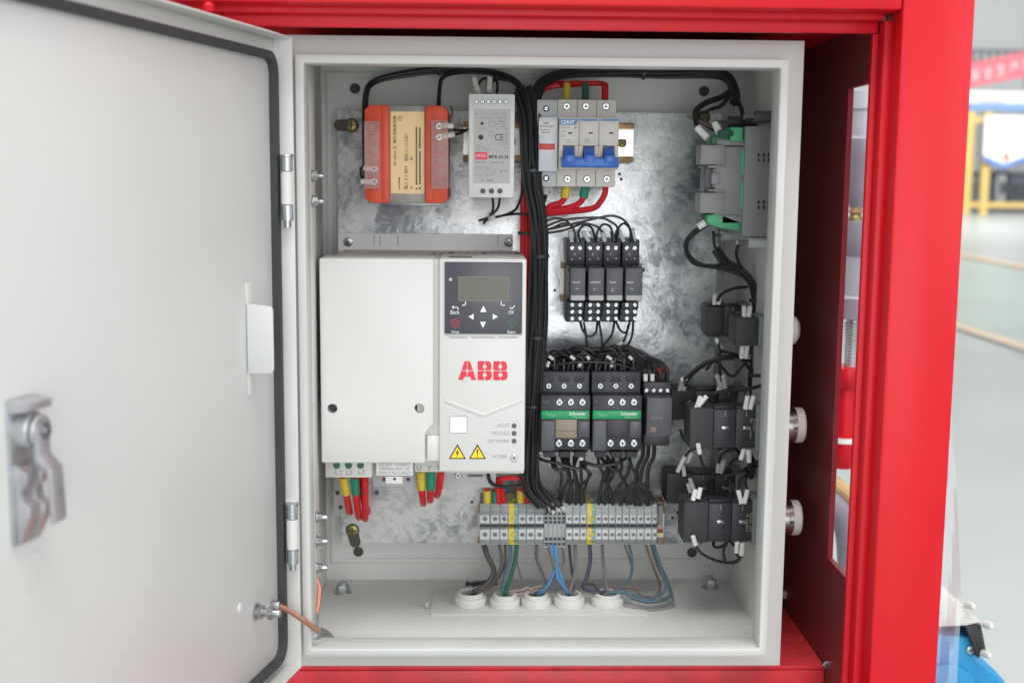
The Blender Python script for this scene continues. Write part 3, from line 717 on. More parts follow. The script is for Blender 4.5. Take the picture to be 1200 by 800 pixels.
T(th, '+V +V  -V -V  DC OK', 556.5, 132, 593, 135, YL, inkg, lab); T(th, 'OUTPUT:24V', 559, 137.5, 578, 140, YL, inkg, lab); T(th, 'MDR-60', 583, 137.5, 594, 140, YL, inkg, lab)
for px, py, r_ in ((565, 145, 1.8), (563.5, 161, 3)): holes(th, [(px, py)], YL, r_, inkb, lab, 'dial')
T(th, 'DC OK', 561, 149.5, 570, 152, YL, inkg, lab); T(th, 'CE', 580, 157, 590, 165, YL, inkb, lab)
mb = MB().ring(*F(572.5, 142, 580, 149, YL), .35, YL-.05, YL+.05); c_ = U(576, 157, YL); mb.lathe([(2.4, 0), (2.4, .1), (1.9, .1), (1.9, 0)], c_, Vector((0, -1, 0)).to_track_quat('Z', 'Y'), 16, cap=False)
mb.ring(*F(584.5, 167, 590, 171, YL), .3, YL-.05, YL+.05)
scribble(mb, 582, 141, 596, 153, YL, 4); scribble(mb, 557, 170, 582, 177, YL, 3, fill=.35); scribble(mb, 556.5, 189, 596, 192, YL, 1); scribble(mb, 557, 195, 585, 207, YL, 5, fill=.28); scribble(mb, 586, 199, 595, 203, YL, 1); scribble(mb, 562, 210, 594, 213.5, YL, 1, dens=.4); scribble(mb, 591, 156, 596, 175, YL, 8, fill=.35)
th.part('fine_print', mb, inkg, lab)
q = F(557, 178.5, 571, 187, YL); lo = th.part('logo_patch', MB().box(q[0], q[1], YL-.1, YL+.05, q[2], q[3]), redp, lab); T(th, 'MW', 558.5, 180.5, 569.5, 185, YL-.2, mat('logo_pink', '#f0c8c8', .5), lo)
T(th, 'MDR-60-24', 573, 182, 595.5, 186, YL, inkb, lab, bold=.008)
# ================================================================== fuse holder
Y = 146
x0, x1, z0, z1 = F(629, 117, 653, 219, Y)
th = Thing('fuse_holder', 'single pole grey fuse holder with red window left of breaker', 'fuse holder', ((x0+x1)/2, 170, z0))
xb = F(629, 117, 654.2, 219, Y)[1]
za, zb = F(629, 138, 653, 201, Y)[2:]
mb = MB().box(x0, x1, Y, PF-8, z0, z1, bev=.9); mb.box(x0+1, x1-.2, Y+30, PF-7, z0+4, z1-4)
bd = th.part('base', mb, lgrey)
mb = MB().box(x0+1.2, x1-.3, Y-13, Y-.05, za, zb, bev=.9)
cr = th.part('carrier', mb, mat('fuse_pale_plastic', '#ced3d8', .4, var=.02))
q = F(632, 168.5, 650, 175.5, Y-13); th.part('indicator', MB().box(q[0], q[1], Y-13.5, Y-13.05, q[2], q[3], bev=.2), redind, cr)
q = F(631.5, 142, 651.5, 158, Y-13); lb = th.part('label', MB().box(q[0], q[1], Y-13.3, Y-13.02, q[2], q[3]), pgrey, cr)
T(th, 'RT18-32X', 633, 147, 650, 149.5, Y-13.4, inkb, lb); mb = MB(); scribble(mb, 633, 151, 650, 157, Y-13.4, 2, dens=.9, lo=.5, hi=1.2, fill=.4); scribble(mb, 637, 143, 646, 146, Y-13.4, 1); th.part('fine_print', mb, inkb, lb)
holes(th, [(640, 127.5), (640, 209)], Y-.05, 3.6, hole, bd)
screws(th, [(640, 127.5), (640, 209)], Y+.9, 2.6, 'slot', bd, mt=steel)

# ================================================================== three pole breaker
Y = 146
x0, x1, z0, z1 = F(653, 117, 721.5, 219, Y)
th = Thing('circuit_breaker', 'three pole beige circuit breaker with blue toggles', 'circuit breaker', ((x0+x1)/2, 170, z0))
bd = None; pw = (x1-x0)/3
for k in range(3):
    mb = MB().box(x0+k*pw+.12, x0+(k+1)*pw-.12, Y, PF-7.9, z0, z1, bev=.7)
    o = th.part('pole_housing', mb, beige); bd = bd or o
YN = Y-20
a0, a1, b0, b1 = F(655, 138, 725, 199, YN); pn = (a1-a0)/3
faces = []
for k in range(3):
    xa, xb = a0+k*pn+.1, a0+(k+1)*pn-.1
    t0, t1 = xa+pn*.22, xb-pn*.22
    zs0, zs1 = F(655, 171, 725, 185, YN)[2:]
    mb = MB().box(xa, xb, YN, Y-.05, zs1, b1, bev=.6); mb.box(xa, t0-.2, YN, Y-.05, zs0, zs1-.03, bev=.3); mb.box(t1+.2, xb, YN, Y-.05, zs0, zs1-.03, bev=.3)
    mb.box(xa, xb, YN+.2, Y-.05, b0, zs0-.03, bev=.6); mb.box(t0, t1, YN+9, Y-.06, zs0, zs1-.02)
    nose = th.part('pole_face', mb, beige); faces.append(nose)
    tg = MB().prism([(YN-3, zs0-3), (YN-12, zs0-4), (YN-11.5, zs0+2), (YN-1.5, zs1-1), (YN+5, zs1-2), (YN+5, zs0-3)][::-1], t0+.3, t1-.3, 'x', bev=.5)
    th.part('toggle', tg, blue)
q = F(658, 184.5, 725, 196.5, YN-8); th.part('toggle_bar', MB().box(q[0], q[1], YN-11, YN-.6, q[2], q[3], bev=1.2), blue)
YL = YN-.15
q = F(656, 139.5, 678, 146.5, YL); lg = th.part('logo_patch', MB().prism([(q[0], q[2]), (q[1]-2, q[2]), (q[1], q[3]), (q[0], q[3])], YL-.1, YL+.1), blueb, faces[0])
T(th, 'CHNT', 657.5, 141, 673.5, 145.5, YL-.2, inkw, lg, bold=.03)
for k, (a, b) in enumerate(((680, 701), (704, 724.5))):
    q = F(a, 139.5, b, 142, YL); th.part('stripe', MB().box(q[0], q[1], YL-.1, YL+.1, q[2], q[3]), blueb, faces[k+1])
T(th, 'NXB-63', 658, 148.5, 668, 150.5, YL, inkg, faces[0]); T(th, 'D10', 658, 152.5, 663, 155, YL, inkg, faces[0])
mb = MB(); scribble(mb, 657.5, 157, 664, 161, YL, 2, fill=.3); scribble(mb, 657.5, 163, 676, 168, YL, 2, fill=.3); scribble(mb, 673, 148, 677, 152, YL, 1); th.part('fine_print', mb, inkg, faces[0])
T(th, ')))', 685, 162, 691, 168, YL, inkg, faces[1])
for px in (678.7, 702):
    q = F(px-.5, 171.5, px+.5, 184, YL); th.part('seam_line', MB().box(q[0], q[1], YL-.1, YL+.1, q[2], q[3]), chrom, faces[1])
for k, px in enumerate((668, 692, 716)):
    q = F(px-2, 155, px+2.5, 157, YL); th.part('indicator', MB().box(q[0], q[1], YL-.1, YL+.1, q[2], q[3]), tdark, faces[k])
screws(th, [(664, 125), (686.5, 125), (710, 125), (665, 210), (688, 210), (711, 210)], Y-.2, 4.3, 'cross', bd)

# ================================================================== drive
Y = 53; YD = 51.5
dx0, dx1, dz0, dz1 = F(375, 303, 616, 553, Y)
th = Thing('frequency_drive', 'large white variable frequency drive with dark keypad and red letters', 'drive', ((dx0+dx1)/2, 130, dz0))
cx1, _, cz0, _ = F(511, 303, 514, 543, Y)
# chassis behind
q = F(396, 274, 601, 290, PF-6)
mb = MB().box(q[0], q[1], PF-6, PF-2.5, dz0+6, q[3], bev=.5)
fl_ = th.part('mounting_flange', mb, mat('flange_pale_plastic', '#e0e0de', .45, var=.02))
screws(th, [(408, 283.5), (596, 284)], PF-6.2, 5.4, 'cross', fl_)
for px in (438, 445, 466, 583):
    a_ = F(px, 276, px+.8, 288, PF-6.2); th.part('seam', MB().box(a_[0], a_[1], PF-6.3, PF-6.02, a_[2], a_[3]), inkg, fl_)
mb = MB().box(dx0+3, dx1-2, Y+16, PF-6.1, dz0+12, dz1-2, bev=1.5)
ch = th.part('chassis', mb, white2)
for k in range(11): th.part('vent_slot', MB().box(-88+k*7.2, -83+k*7.2, 120, 165, dz1-2.1, dz1-1.7), tdark if k % 4 == 2 else mgrey, ch)
# left cover with notch at lower right
nx = F(508, 303, 510, 543, Y)[0]; nx2 = F(498.5, 303, 500, 543, Y)[0]; nza, nzb = U(508, 497, Y).z, U(499, 508, Y).z
xr = F(508.5, 303, 513, 543, Y)[0]
cz0 = U(440, 543, Y).z
poly = [(dx0, cz0), (nx2, cz0), (nx2, nzb), (xr, nza), (xr, dz1), (dx0, dz1)]
cov = th.part('left_cover', MB().prism(poly, Y, Y+42, bev=2.2), white)
for px in (389.5, 491.5):
    p = U(px, 478.5, Y); r_ = 6*(Y+916)/FPX
    cut = th.part('cutter', MB().lathe([(r_, -3), (r_, 14)], (p.x, Y, p.z), Vector((0, 1, 0)).to_track_quat('Z', 'Y'), 28), white)
    bm_ = cov.modifiers.new('cut', 'BOOLEAN'); bm_.operation = 'DIFFERENCE'; bm_.object = cut; bm_.solver = 'EXACT'
    bpy.context.view_layer.update()
    me_ = bpy.data.meshes.new_from_object(cov.evaluated_get(bpy.context.evaluated_depsgraph_get())); cov.modifiers.clear(); cov.data = me_
    bpy.data.objects.remove(cut)
cov.data.polygons.foreach_set('use_smooth', [True]*len(cov.data.polygons)); cov.data.set_sharp_from_angle(angle=math.radians(35))
gx0, gx1 = nx2+.4, U(518, 500, Y).x
th.part('channel', MB().box(xr-14, gx1, Y+6, Y+45, cz0, dz1-1, bev=1), white2)
th.part('cable_tongue', MB().box(nx2+1.2, gx1-1, Y+1.5, Y+5.9, cz0+2, nzb-2, bev=.8), white)
screws(th, [(389.8, 478.7), (491.3, 478.7)], Y+12.6, 4.6, 'cross', cov, mt=dgrey, name='recessed_screw')
# right module
mx0, mx1, mz0, mz1 = F(514.5, 303, 616, 553, YD)
mod = th.part('right_module', MB().box(mx0, mx1, YD, Y+60, mz0, mz1, bev=1.8), white)
kx0, kx1, kz0, kz1 = F(521, 307, 612, 391, YD)
kp = th.part('keypad', MB().box(kx0, kx1, YD-1.6, YD-.02, kz0, kz1, bev=.6), panelc)
q = F(526, 297.5, 553, 302, YD+12); th.part('keypad_clip', MB().box(q[0], q[1], YD+8, YD+20, mz1+.02, mz1+.6), dgrey, mod)
YK = YD-1.75
q = F(538, 325, 595.5, 352, YK); th.part('screen_frame', MB().ring(q[0]-.6, q[1]+.6, q[2]-.6, q[3]+.6, .55, YK-.15, YK+.1), screen2, kp)
scn = th.part('screen', MB().box(q[0], q[1], YK-.1, YK+.1, q[2], q[3]), screen, kp)
# arrow buttons
def tri(name, pts, mt, parent, Yt): return th.part(name, MB().prism(pp(pts, Yt), Yt-.15, Yt+.1), mt, parent)
tri('arrow_button', [(566.5, 358), (562.8, 365.5), (570.2, 365.5)], inkw, kp, YK); tri('arrow_button', [(566, 384), (562.5, 377), (569.5, 377)], inkw, kp, YK)
tri('arrow_button', [(549, 371), (555, 367.5), (555, 374.5)], inkw, kp, YK); tri('arrow_button', [(583.5, 371), (577.5, 367.5), (577.5, 374.5)], inkw, kp, YK)
def strokes(name, segs, wpx, mt, parent, Yt):
    mb = MB()
    for a_, b_ in segs:
        p, r2 = U(*a_, Yt), U(*b_, Yt); d = (r2-p); n_ = Vector((-d.z, 0, d.x)).normalized()*(wpx/2*(Yt+916)/FPX)
        mb.add([p-n_, r2-n_, r2+n_, p+n_], [(0, 1, 2, 3)])
    return th.part(name, mb, mt, parent)
strokes('soft_key_mark', [((541.5, 357.5), (546.2, 357.5)), ((545.5, 353.5), (545.5, 358))], 1.1, inkw, kp, YK); strokes('soft_key_mark', [((587.3, 353.5), (587.3, 358)), ((586.8, 357.5), (591.5, 357.5))], 1.1, inkw, kp, YK)
strokes('back_icon', [((529.5, 360), (537, 360)), ((536.8, 359.5), (536.8, 363)), ((529.5, 360), (532, 358.3)), ((529.5, 360), (532, 361.7))], .9, inkw, kp, YK); strokes('ok_icon', [((597.5, 360), (599.5, 362.2)), ((599.2, 362.2), (603.5, 358))], 1, inkw, kp, YK)
T(th, 'Back', 528, 363.5, 538.5, 368, YK, inkw, kp); T(th, 'OK', 596, 363.8, 602.5, 368, YK, inkw, kp); T(th, 'Stop', 529, 387, 538, 391, YK, inkw, kp); T(th, 'Start', 594.5, 387, 604, 390.5, YK, inkw, kp)
p = U(533.5, 379, YK); s1 = (YK+916)/FPX; redk = mat('key_red', '#b3394a', .5); grnk = mat('key_green', '#4d7a5c', .5)
th.part('stop_key', MB().lathe([(5.6*s1, 0), (5.6*s1, .15), (4.6*s1, .15), (4.6*s1, 0)], p, Vector((0, -1, 0)).to_track_quat('Z', 'Y'), 8, cap=False), redk, kp)
strokes('stop_icon', [((530.8, 377.2), (536.2, 377.2)), ((530.8, 377.2), (533.5, 382)), ((536.2, 377.2), (533.5, 382))], .8, redk, kp, YK)
strokes('start_key', [((599.7, 373.5), (605, 379.3)), ((605, 379.3), (599.7, 385)), ((599.7, 385), (594.4, 379.3)), ((594.4, 379.3), (599.7, 373.5)), ((599.7, 376), (599.7, 383))], .8, grnk, kp, YK)
holes(th, [(528, 327.5)], YK, 1.9, lgrey, kp, 'status_led')
mb = MB()
for a_, b_ in ((526, 548), (552, 580), (583, 606)):
    q = F(a_, 394.8, b_, 395.8, YD); mb.box(q[0], q[1], YD-.12, YD-.02, q[2], q[3])
th.part('seam', mb, inkg, mod)
# red brand letters with the split bars
lx0, lx1, lz0, lz1 = F(537, 423, 595.5, 445, YD); YL = YD-.1
def letters():
    mb = MB(); Wd, Hh = lx1-lx0, lz1-lz0
    def poly(pts, ox, wv): mb.prism([(lx0+ox+u*wv, lz0+v*Hh) for u, v in pts], YL-.25, YL)
    wa = Wd*.36; oa = 0
    g_ = .02
    poly([(0, 0), (.26, 0), (.33, .17), (.48, .17), (.48, .40), (.42, .40), (.44, .47), (.17, .47)], oa, wa)
    poly([(1, 0), (.74, 0), (.67, .17), (.52, .17), (.52, .40), (.58, .40), (.56, .47), (.83, .47)], oa, wa)
    poly([(.185, .52), (.455, .52), (.48, .60), (.48, 1), (.36, 1)], oa, wa); poly([(.815, .52), (.545, .52), (.52, .60), (.52, 1), (.64, 1)], oa, wa)
    wb = Wd*.285
    for ob in (Wd*.39, Wd*.705):
        poly([(0, 0), (.46, 0), (.46, .17), (.36, .17), (.36, .36), (.46, .36), (.46, .47), (0, .47)], ob, wb); poly([(0, .52), (.46, .52), (.46, .62), (.36, .62), (.36, .82), (.46, .82), (.46, 1), (0, 1)], ob, wb)
        poly([(.52, 0), (.74, 0), (.88, .03), (.97, .12), (1, .24), (.98, .38), (.93, .47), (.52, .47), (.52, .36), (.58, .36), (.63, .33), (.65, .265), (.63, .2), (.58, .17), (.52, .17)], ob, wb)
        poly([(.52, .52), (.90, .52), (.94, .60), (.96, .74), (.93, .87), (.85, .96), (.72, 1), (.52, 1), (.52, .82), (.57, .82), (.61, .79), (.63, .72), (.61, .65), (.57, .62), (.52, .62)], ob, wb)
    return mb
th.part('brand_letters', letters(), redp, mod)
# chevron relief
q = [U(a_, b_, YD) for a_, b_ in ((521, 467), (566, 484), (613, 466), (613, 469.5), (566, 488), (521, 470.5))]
th.part('chevron_ridge', MB().prism([(v.x, v.z) for v in q], YD-.7, YD-.01, bev=.3), white, mod)
q = F(527, 487.5, 547.5, 507.5, YL); th.part('code_label', MB().ring(q[0], q[1], q[2], q[3], .5, YL-.1, YL), inkg, mod); th.part('label', MB().box(q[0]+.5, q[1]-.5, YL-.05, YL+.02, q[2]+.5, q[3]-.5), stick, mod)
T(th, 'HOST', 583, 496.5, 597, 500.5, YL, inkg, mod); T(th, 'MODULE', 576, 505.3, 597, 509.5, YL, inkg, mod); T(th, 'NETWORK', 571.5, 514.5, 597, 518.5, YL, inkg, mod); T(th, 'ACS380', 576.5, 532.5, 594, 536.5, YL, inkg, mod)
holes(th, [(602.5, 498.7), (602.5, 507.5), (602.5, 516.5)], YD-.05, 3, dgrey, mod, 'status_lamp')
screws(th, [(602.5, 536)], YD, 4.2, 'cross', mod, mt=alum)
for px in (536, 559.5):
    w_ = th.part('warning_triangle', MB().prism(pp([(px-10, 537.5), (px+10, 537.5), (px, 520)], YL), YL-.1, YL), inkb, mod)
    tri('warning_field', [(px-7.8, 536.2), (px+7.8, 536.2), (px, 522.8)], yel, w_, YL-.15)
    if px < 540: tri('bolt_mark', [(px+1.2, 525), (px-2, 530.8), (px-.2, 530.8), (px-1.2, 535.2), (px+2, 529.6), (px+.3, 529.4)], inkb, w_, YL-.35)
    else:
        tri('exclamation_mark', [(px-.9, 526), (px+.9, 526), (px+.5, 532), (px-.5, 532)], inkb, w_, YL-.35); tri('exclamation_mark', [(px-.7, 533.2), (px+.7, 533.2), (px+.7, 534.6), (px-.7, 534.6)], inkb, w_, YL-.35)
# lower connector area
YC = 78
q = F(381, 536, 436, 559.5, YC); pl1 = th.part('input_plate', MB().box(q[0], q[1], YC, YC+60, q[2], q[3], bev=1), white2)
holes(th, [(394.5, 545), (408.5, 545), (422.5, 545)], YC-.1, 4.3, greend, pl1, 'terminal_screw')
T(th, 'L1', 393, 550, 399.5, 556, YC-.2, inkg, pl1); T(th, 'L2', 406, 550, 412.5, 556, YC-.2, mat('print_pink_grey', '#a0898c', .6), pl1); T(th, 'L3', 420, 550, 427, 556, YC-.2, inkg, pl1)
q = F(441, 540, 484, 557, YC+2); st_ = th.part('terminal_sticker', MB().box(q[0], q[1], YC+2, YC+6, q[2], q[3], bev=.3), stick)
for i_, s_ in enumerate(('DO NOT CONNECT', 'TERMINAL BOX / HV', 'EVEN IF NO CABLES')): T(th, s_, 444, 542.5+i_*4.8, 481, 545.8+i_*4.8, YC+1.8, inkg, st_)
q = F(436.5, 538, 490, 570, YC+50); th.part('clamp_plate', MB().box(q[0], q[1], YC+50, YC+53, q[2], q[3], bev=.4), lgrey)
q = F(452, 557, 472, 566, YC+10); th.part('tab', MB().box(q[0], q[1], YC+8, YC+12, q[2], q[3], bev=.4), stick)
holes(th, [(450, 561.5), (478.5, 561.5)], YC+49.5, 2.3, mat('hole_brown', '#6d3d3d', .6), None, 'clamp_screw'); holes(th, [(462.5, 561)], YC+7.8, 1.6, inkb, None, 'tab_slot')
q = F(486, 536, 522, 553, YC+2); pl2 = th.part('output_plate', MB().box(q[0], q[1], YC+2, YC+50, q[2], q[3], bev=.8), white2)
for px, s_ in ((491, 'U'), (503, 'V'), (514.5, 'W')): T(th, s_, px-2.5, 544, px+2.5, 551, YC+1.8, inkg, pl2)
q = F(522, 540, 614, 554.5, YC-10); th.part('skirt', MB().box(q[0], q[1], YC-10, YC+50, q[2], q[3], bev=.8), white2)
q = F(524, 545, 552, 549, YC-10.2); th.part('slot_edge', MB().ring(q[0], q[1], q[2], q[3], .4, YC-10.3, YC-10.05), inkg)
q = F(486, 553, 581, 571, 150); sp = th.part('shield_plate', MB().box(q[0], q[1], 150, 152, q[2], q[3]+8, bev=.3), lgrey); screws(th, [(537, 557)], 150, 4.2, 'cross', sp)
q = F(548, 555.5, 566, 558.5, 149.8); th.part('slot', MB().box(q[0], q[1], 149.6, 149.95, q[2], q[3]), wbrn, sp)
for px, py in ((392, 566), (438, 570)):
    q = F(px-1, py-10, px+13, py+38 if px < 400 else py+16, PF-4); br = th.part('earth_bracket', MB().box(q[0], q[1], PF-5, PF-2.6, q[2], q[3], bev=.4), lgrey)
screws(th, [(395.5, 577), (399, 594), (441.5, 577)], PF-5.1, 2.6, 'slot', br, mt=dgrey)

# ================================================================== four plug-in relays
YS, YRl = 150, 118
sx = [665, 686, 707, 729]
rel_lab = ['leftmost of four small dark plug-in relays on short rail', 'second from left of four small dark plug-in relays', 'third from left of four small dark plug-in relays', 'rightmost of four small dark plug-in relays, slightly apart']
for k in range(4):
    a = sx[k]; x0, x1, z0, z1 = F(a+.3, 281, a+20.3, 312, YS)
    th = Thing('plug_in_relay', rel_lab[k], 'relay', ((x0+x1)/2, 180, U(a+10, 379, YS).z), 'small relays in a row')
    zb = U(a, 353, YS).z; zz = U(a, 379, YS).z
    mb = MB().box(x0, x1, YS, PF-8, z0, z1, bev=.7); mb.box(x0+.2, x1-.2, YS+14, PF-8.1, zb, z0-.05)
    n0 = z0-.06
    h3 = (zb-zz)/3
    for i in range(3): mb.box(x0, x1, YS-2+i*7, PF-8, zb-(i+1)*h3+.1, zb-i*h3-.1, bev=.5)
    bs = th.part('socket', mb, black)
    ra, rb, rc, rd = F(a+3.2+k*.2, 314, a+21+k*1.0, 351.5, YRl)
    th.part('bracket', MB().box(x0-.2, x1+2.4, YS-22, YS+10, z0-3.2, z0-.3, bev=.4), black, bs)
    bd = th.part('relay_body', MB().box(ra, rb, YRl, YS+13, rc, rd, bev=.7), dgrey)
    q = F(a+4+k*.3, 346, a+20.2+k*.9, 352, YRl-.2); th.part('light_strip', MB().box(q[0], q[1], YRl-.5, YRl-.05, q[2], q[3], bev=.1), mat('relay_strip_grey', '#b5b5b6', .45), bd)
    mb = MB(); scribble(mb, a+6, 329, a+18, 332.5, YRl-.15, 1, dens=.95, lo=.4, hi=1.1, fill=.6); scribble(mb, a+9.5, 337, a+14, 342, YRl-.15, 2, fill=.35); th.part('fine_print', mb, lgrey, bd)
    screws(th, [(a+5.3, 290.5), (a+14.6, 290.5)], YS-.1, 2.7, 'slot', bs)
    holes(th, [(a+8.5, 298), (a+5, 304), (a+15, 303)], YS-.1, .9, lgrey, bs, 'print_dot')
    for i, py in enumerate((357, 365, 373)):
        pts = [(a+5.5, py), (a+14.8, py)]
        screws(th, pts, YS-2.2+i*7, 2.6, 'slot', bs, mt=chrome if (i+k) % 3 else steel)

# ================================================================== contactors
def contactor(a, lab, win):
    YT, YM_, = 150, 124
    x0, x1, z0, z1 = F(a, 437, a+58, 535, YM_+8)
    th = Thing('contactor', lab, 'contactor', ((x0+x1)/2, 170, z0), 'black contactors with green bands')
    zt = U(a+29, 412, YT+20).z; zu = U(a, 464, YM_).z; zl = U(a, 525, YM_).z
    mb = MB().box(x0, x1, YT-10, PF-8, z0+2, z1, bev=1); mb.box(x0+1, x1-1, YT+12, PF-8.1, z1-1, zt, bev=1)
    for i in range(5): mb.box(x0+4+i*8.2, x0+5.4+i*8.2, YT-2, YT+11.9, z1-.5, zt-3)
    hs = th.part('housing', mb, black)
    f0, f1, g0, g1 = F(a+.5, 463, a+58.5, 527, YM_)
    fc = th.part('front_block', MB().box(f0, f1, YM_, YT-10.05, g0, g1, bev=1), black)
    # recessed side bays beside the middle
    for (pa, pb, pc, pd, mt) in ((a+1.5, 493, a+17, 528, dgrey), (a+44, 493, a+58, 512, panelc), (a+18, 491, a+43, 513, win)):
        q = F(pa, pb, pc, pd, YM_-1); th.part('face_panel', MB().box(q[0], q[1], YM_-1.4, YM_-.05, q[2], q[3], bev=.4), mt, fc)
    if win is not black:
        q = F(a+18, 504, a+43, 505, YM_-1.6); th.part('panel_crease', MB().box(q[0], q[1], YM_-1.7, YM_-1.45, q[2], q[3]), wbrn, fc)
    q = F(a+1, 481, a+58, 491, YM_-2); gb = th.part('green_band', MB().box(q[0], q[1], YM_-2.2, YM_-.04, q[2], q[3], bev=.8), green, fc)
    T(th, 'TeSys', a+6, 483.5, a+18, 488.5, YM_-2.4, mat('band_pale_green', '#8fd0b0', .5), gb); T(th, 'Schneider', a+34, 482.3, a+54, 486.6, YM_-2.4, inkw, gb, bold=.012); T(th, 'Electric', a+39, 487.2, a+53, 489.6, YM_-2.4, mat('band_pale_green', '#8fd0b0', .5), gb)
    T(th, 'LC1D09', a+3, 493, a+14, 495.3, YM_-1.6, inkg, fc); mb = MB(); scribble(mb, a+3, 469, a+14, 472, YM_-.2, 1, fill=.6); th.part('fine_print', mb, dgrey, fc)
    screws(th, [(a+10, 452), (a+28, 452), (a+46, 452)], YT-10.2, 3.6, 'cross', hs, mt=steel); screws(th, [(a+22.5, 471), (a+36, 471), (a+49.5, 471), (a+22, 519), (a+36, 519), (a+49.5, 519)], YM_-.2, 4.3, 'cross', fc)
    for px in (a+10, a+28, a+46):
        q = F(px-6, 441, px+6, 447, YT-10.2); th.part('wire_entry', MB().box(q[0], q[1], YT-10.5, YT-10.05, q[2], q[3], bev=.2), black2, hs)
        q = F(px-6, 528, px+7, 535, YM_+8); th.part('lower_terminal', MB().box(q[0], q[1], YM_+5, YT-10.1, q[2], q[3], bev=.8), black2, hs)
    return th
contactor(633, 'black contactor with green band and beige window, beside the drive', mat('window_beige', '#8f8570', .4, var=.08))
contactor(693.5, 'black contactor with green band and plain black window, in the middle', black)
# timer relay on socket
Y = 122
x0, x1, z0, z1 = F(758, 466, 787.5, 511.5, Y)
th = Thing('interposing_relay', 'dark grey plug-in relay on socket right of the contactors', 'relay', ((x0+x1)/2, 170, z0-8))
b0, b1, c0, c1 = F(753, 432, 783, 520, 150)
bs = th.part('socket', MB().box(b0, b1, 150, PF-8, c0, c1, bev=.8), black)
q = F(754, 447, 786, 466, 140); mb = MB().box(q[0], q[1], 138, 149.9, q[2], q[3], bev=.6); th.part('terminal_step', mb, black, bs)
q = F(754, 505, 784, 521, 140); th.part('terminal_step', MB().box(q[0], q[1], 136, 149.9, q[2], q[3], bev=.6), black, bs)
bd = th.part('relay_body', MB().box(x0, x1, Y, 149.8, z0, z1, bev=.9), dgrey)
T(th, 'RXM', 764, 488, 776, 491, Y-.2, inkg, bd); q = F(762, 500, 769, 506, Y-.2); th.part('test_button', MB().box(q[0], q[1], Y-.5, Y-.05, q[2], q[3]), mat('dull_pink', '#8a6f6c', .5), bd)
screws(th, [(757.5, 457), (766, 457), (774, 457), (782, 457)], 137.8, 2.6, 'slot', bs)

# ================================================================== terminal strip
YT = 152
x0, x1, z0, z1 = F(562, 592, 776, 640, YT)
th = Thing('terminal_strip', 'row of grey rail terminals with two yellow-green earth blocks', 'terminal strip', ((x0+x1)/2, 175, z0))
ygr = mat('earth_yellow', '#e0c94a', .45); 
def block(pa, pb, kind):
    xa, xb = U(pa, 616, YT).x+.12, U(pb, 616, YT).x-.12
    zs = lambda py: U(pa, py, YT).z
    m = {'g': tgrey, 'y': ygr}[kind]
    prof = [(PF-8, zs(640)), (YT+6, zs(640)), (YT+3, zs(634)), (YT, zs(632)), (YT, zs(619.5)), (YT+5, zs(618.5)), (YT+5, zs(614)), (YT, zs(613)), (YT, zs(603)), (YT+3, zs(600)), (YT+6, zs(592)), (PF-8, zs(592))]
    if kind == 'y':
        xm = xa+(xb-xa)*.55
        o = th.part('terminal_block', MB().prism(prof, xa, xm, 'x'), ygr, label='yellow and green earth terminal block'); th.part('green_half', MB().prism(prof, xm, xb, 'x'), mat('earth_green', '#7fa59a', .45), o)
    else: o = th.part('terminal_block', MB().prism(prof, xa, xb, 'x', bev=.25), m)
    pc = (pa+pb)/2; big = pb-pa > 9.3
    q = F(pa+.5, 614, pb-.5, 618.5, YT+4.9); th.part('bridge_slot', MB().box(q[0], q[1], YT+4.6, YT+4.95, q[2], q[3]), tdark, o)
    if kind == 'g':
        for b0_, b1_ in ((603.6, 612.3), (620.4, 631.4)):
            q = F(pa+.7, b0_, pb-1.4, b1_, YT-.1); th.part('screw_panel', MB().box(q[0], q[1], YT-.15, YT-.01, q[2], q[3]), tpale, o)
    for py, rot in ((607.5, 0), (626, 0)):
        r_ = 3.0 if big else 2.3
        p = U(pc, py, YT); th.part('screw_well', MB().lathe([(r_*.76+.35, 0), (r_*.76, .3), (r_*.7, -.1)], (p.x, YT-.1, p.z), Vector((0, -1, 0)).to_track_quat('Z', 'Y'), 12, cap=False), mgrey, o)
        s_ = th.put('screw', screw_mesh(r_*.68, 'slot', ygr if kind == 'y' else wgry), (p.x, YT+.85, p.z), o); s_.rotation_euler = (0, random.uniform(-1, 1), 0)
    for py in (596, 636.5):
        q = F(pa+.8, py-.5, pb-.8, py+.5, YT+4); th.part('groove', MB().box(q[0], q[1], YT+3.6 if py < 600 else YT+3.5, YT+6, q[2], q[3]), mgrey if kind == 'g' else m, o)
    if kind == 'g':
        q = F(pb-1.3, 604, pb-.7, 611, YT-.1); th.part('edge_mark', MB().box(q[0], q[1], YT-.12, YT-.02, q[2], q[3]), tdark, o)
bl_ = [562, 574.7, 585.8, 596]
for a, b in zip(bl_, bl_[1:]): block(a, b, 'g')
block(596, 607.5, 'y')
for a, b in zip((607.5, 617, 627), (617, 627, 637.5)): block(a, b, 'g')
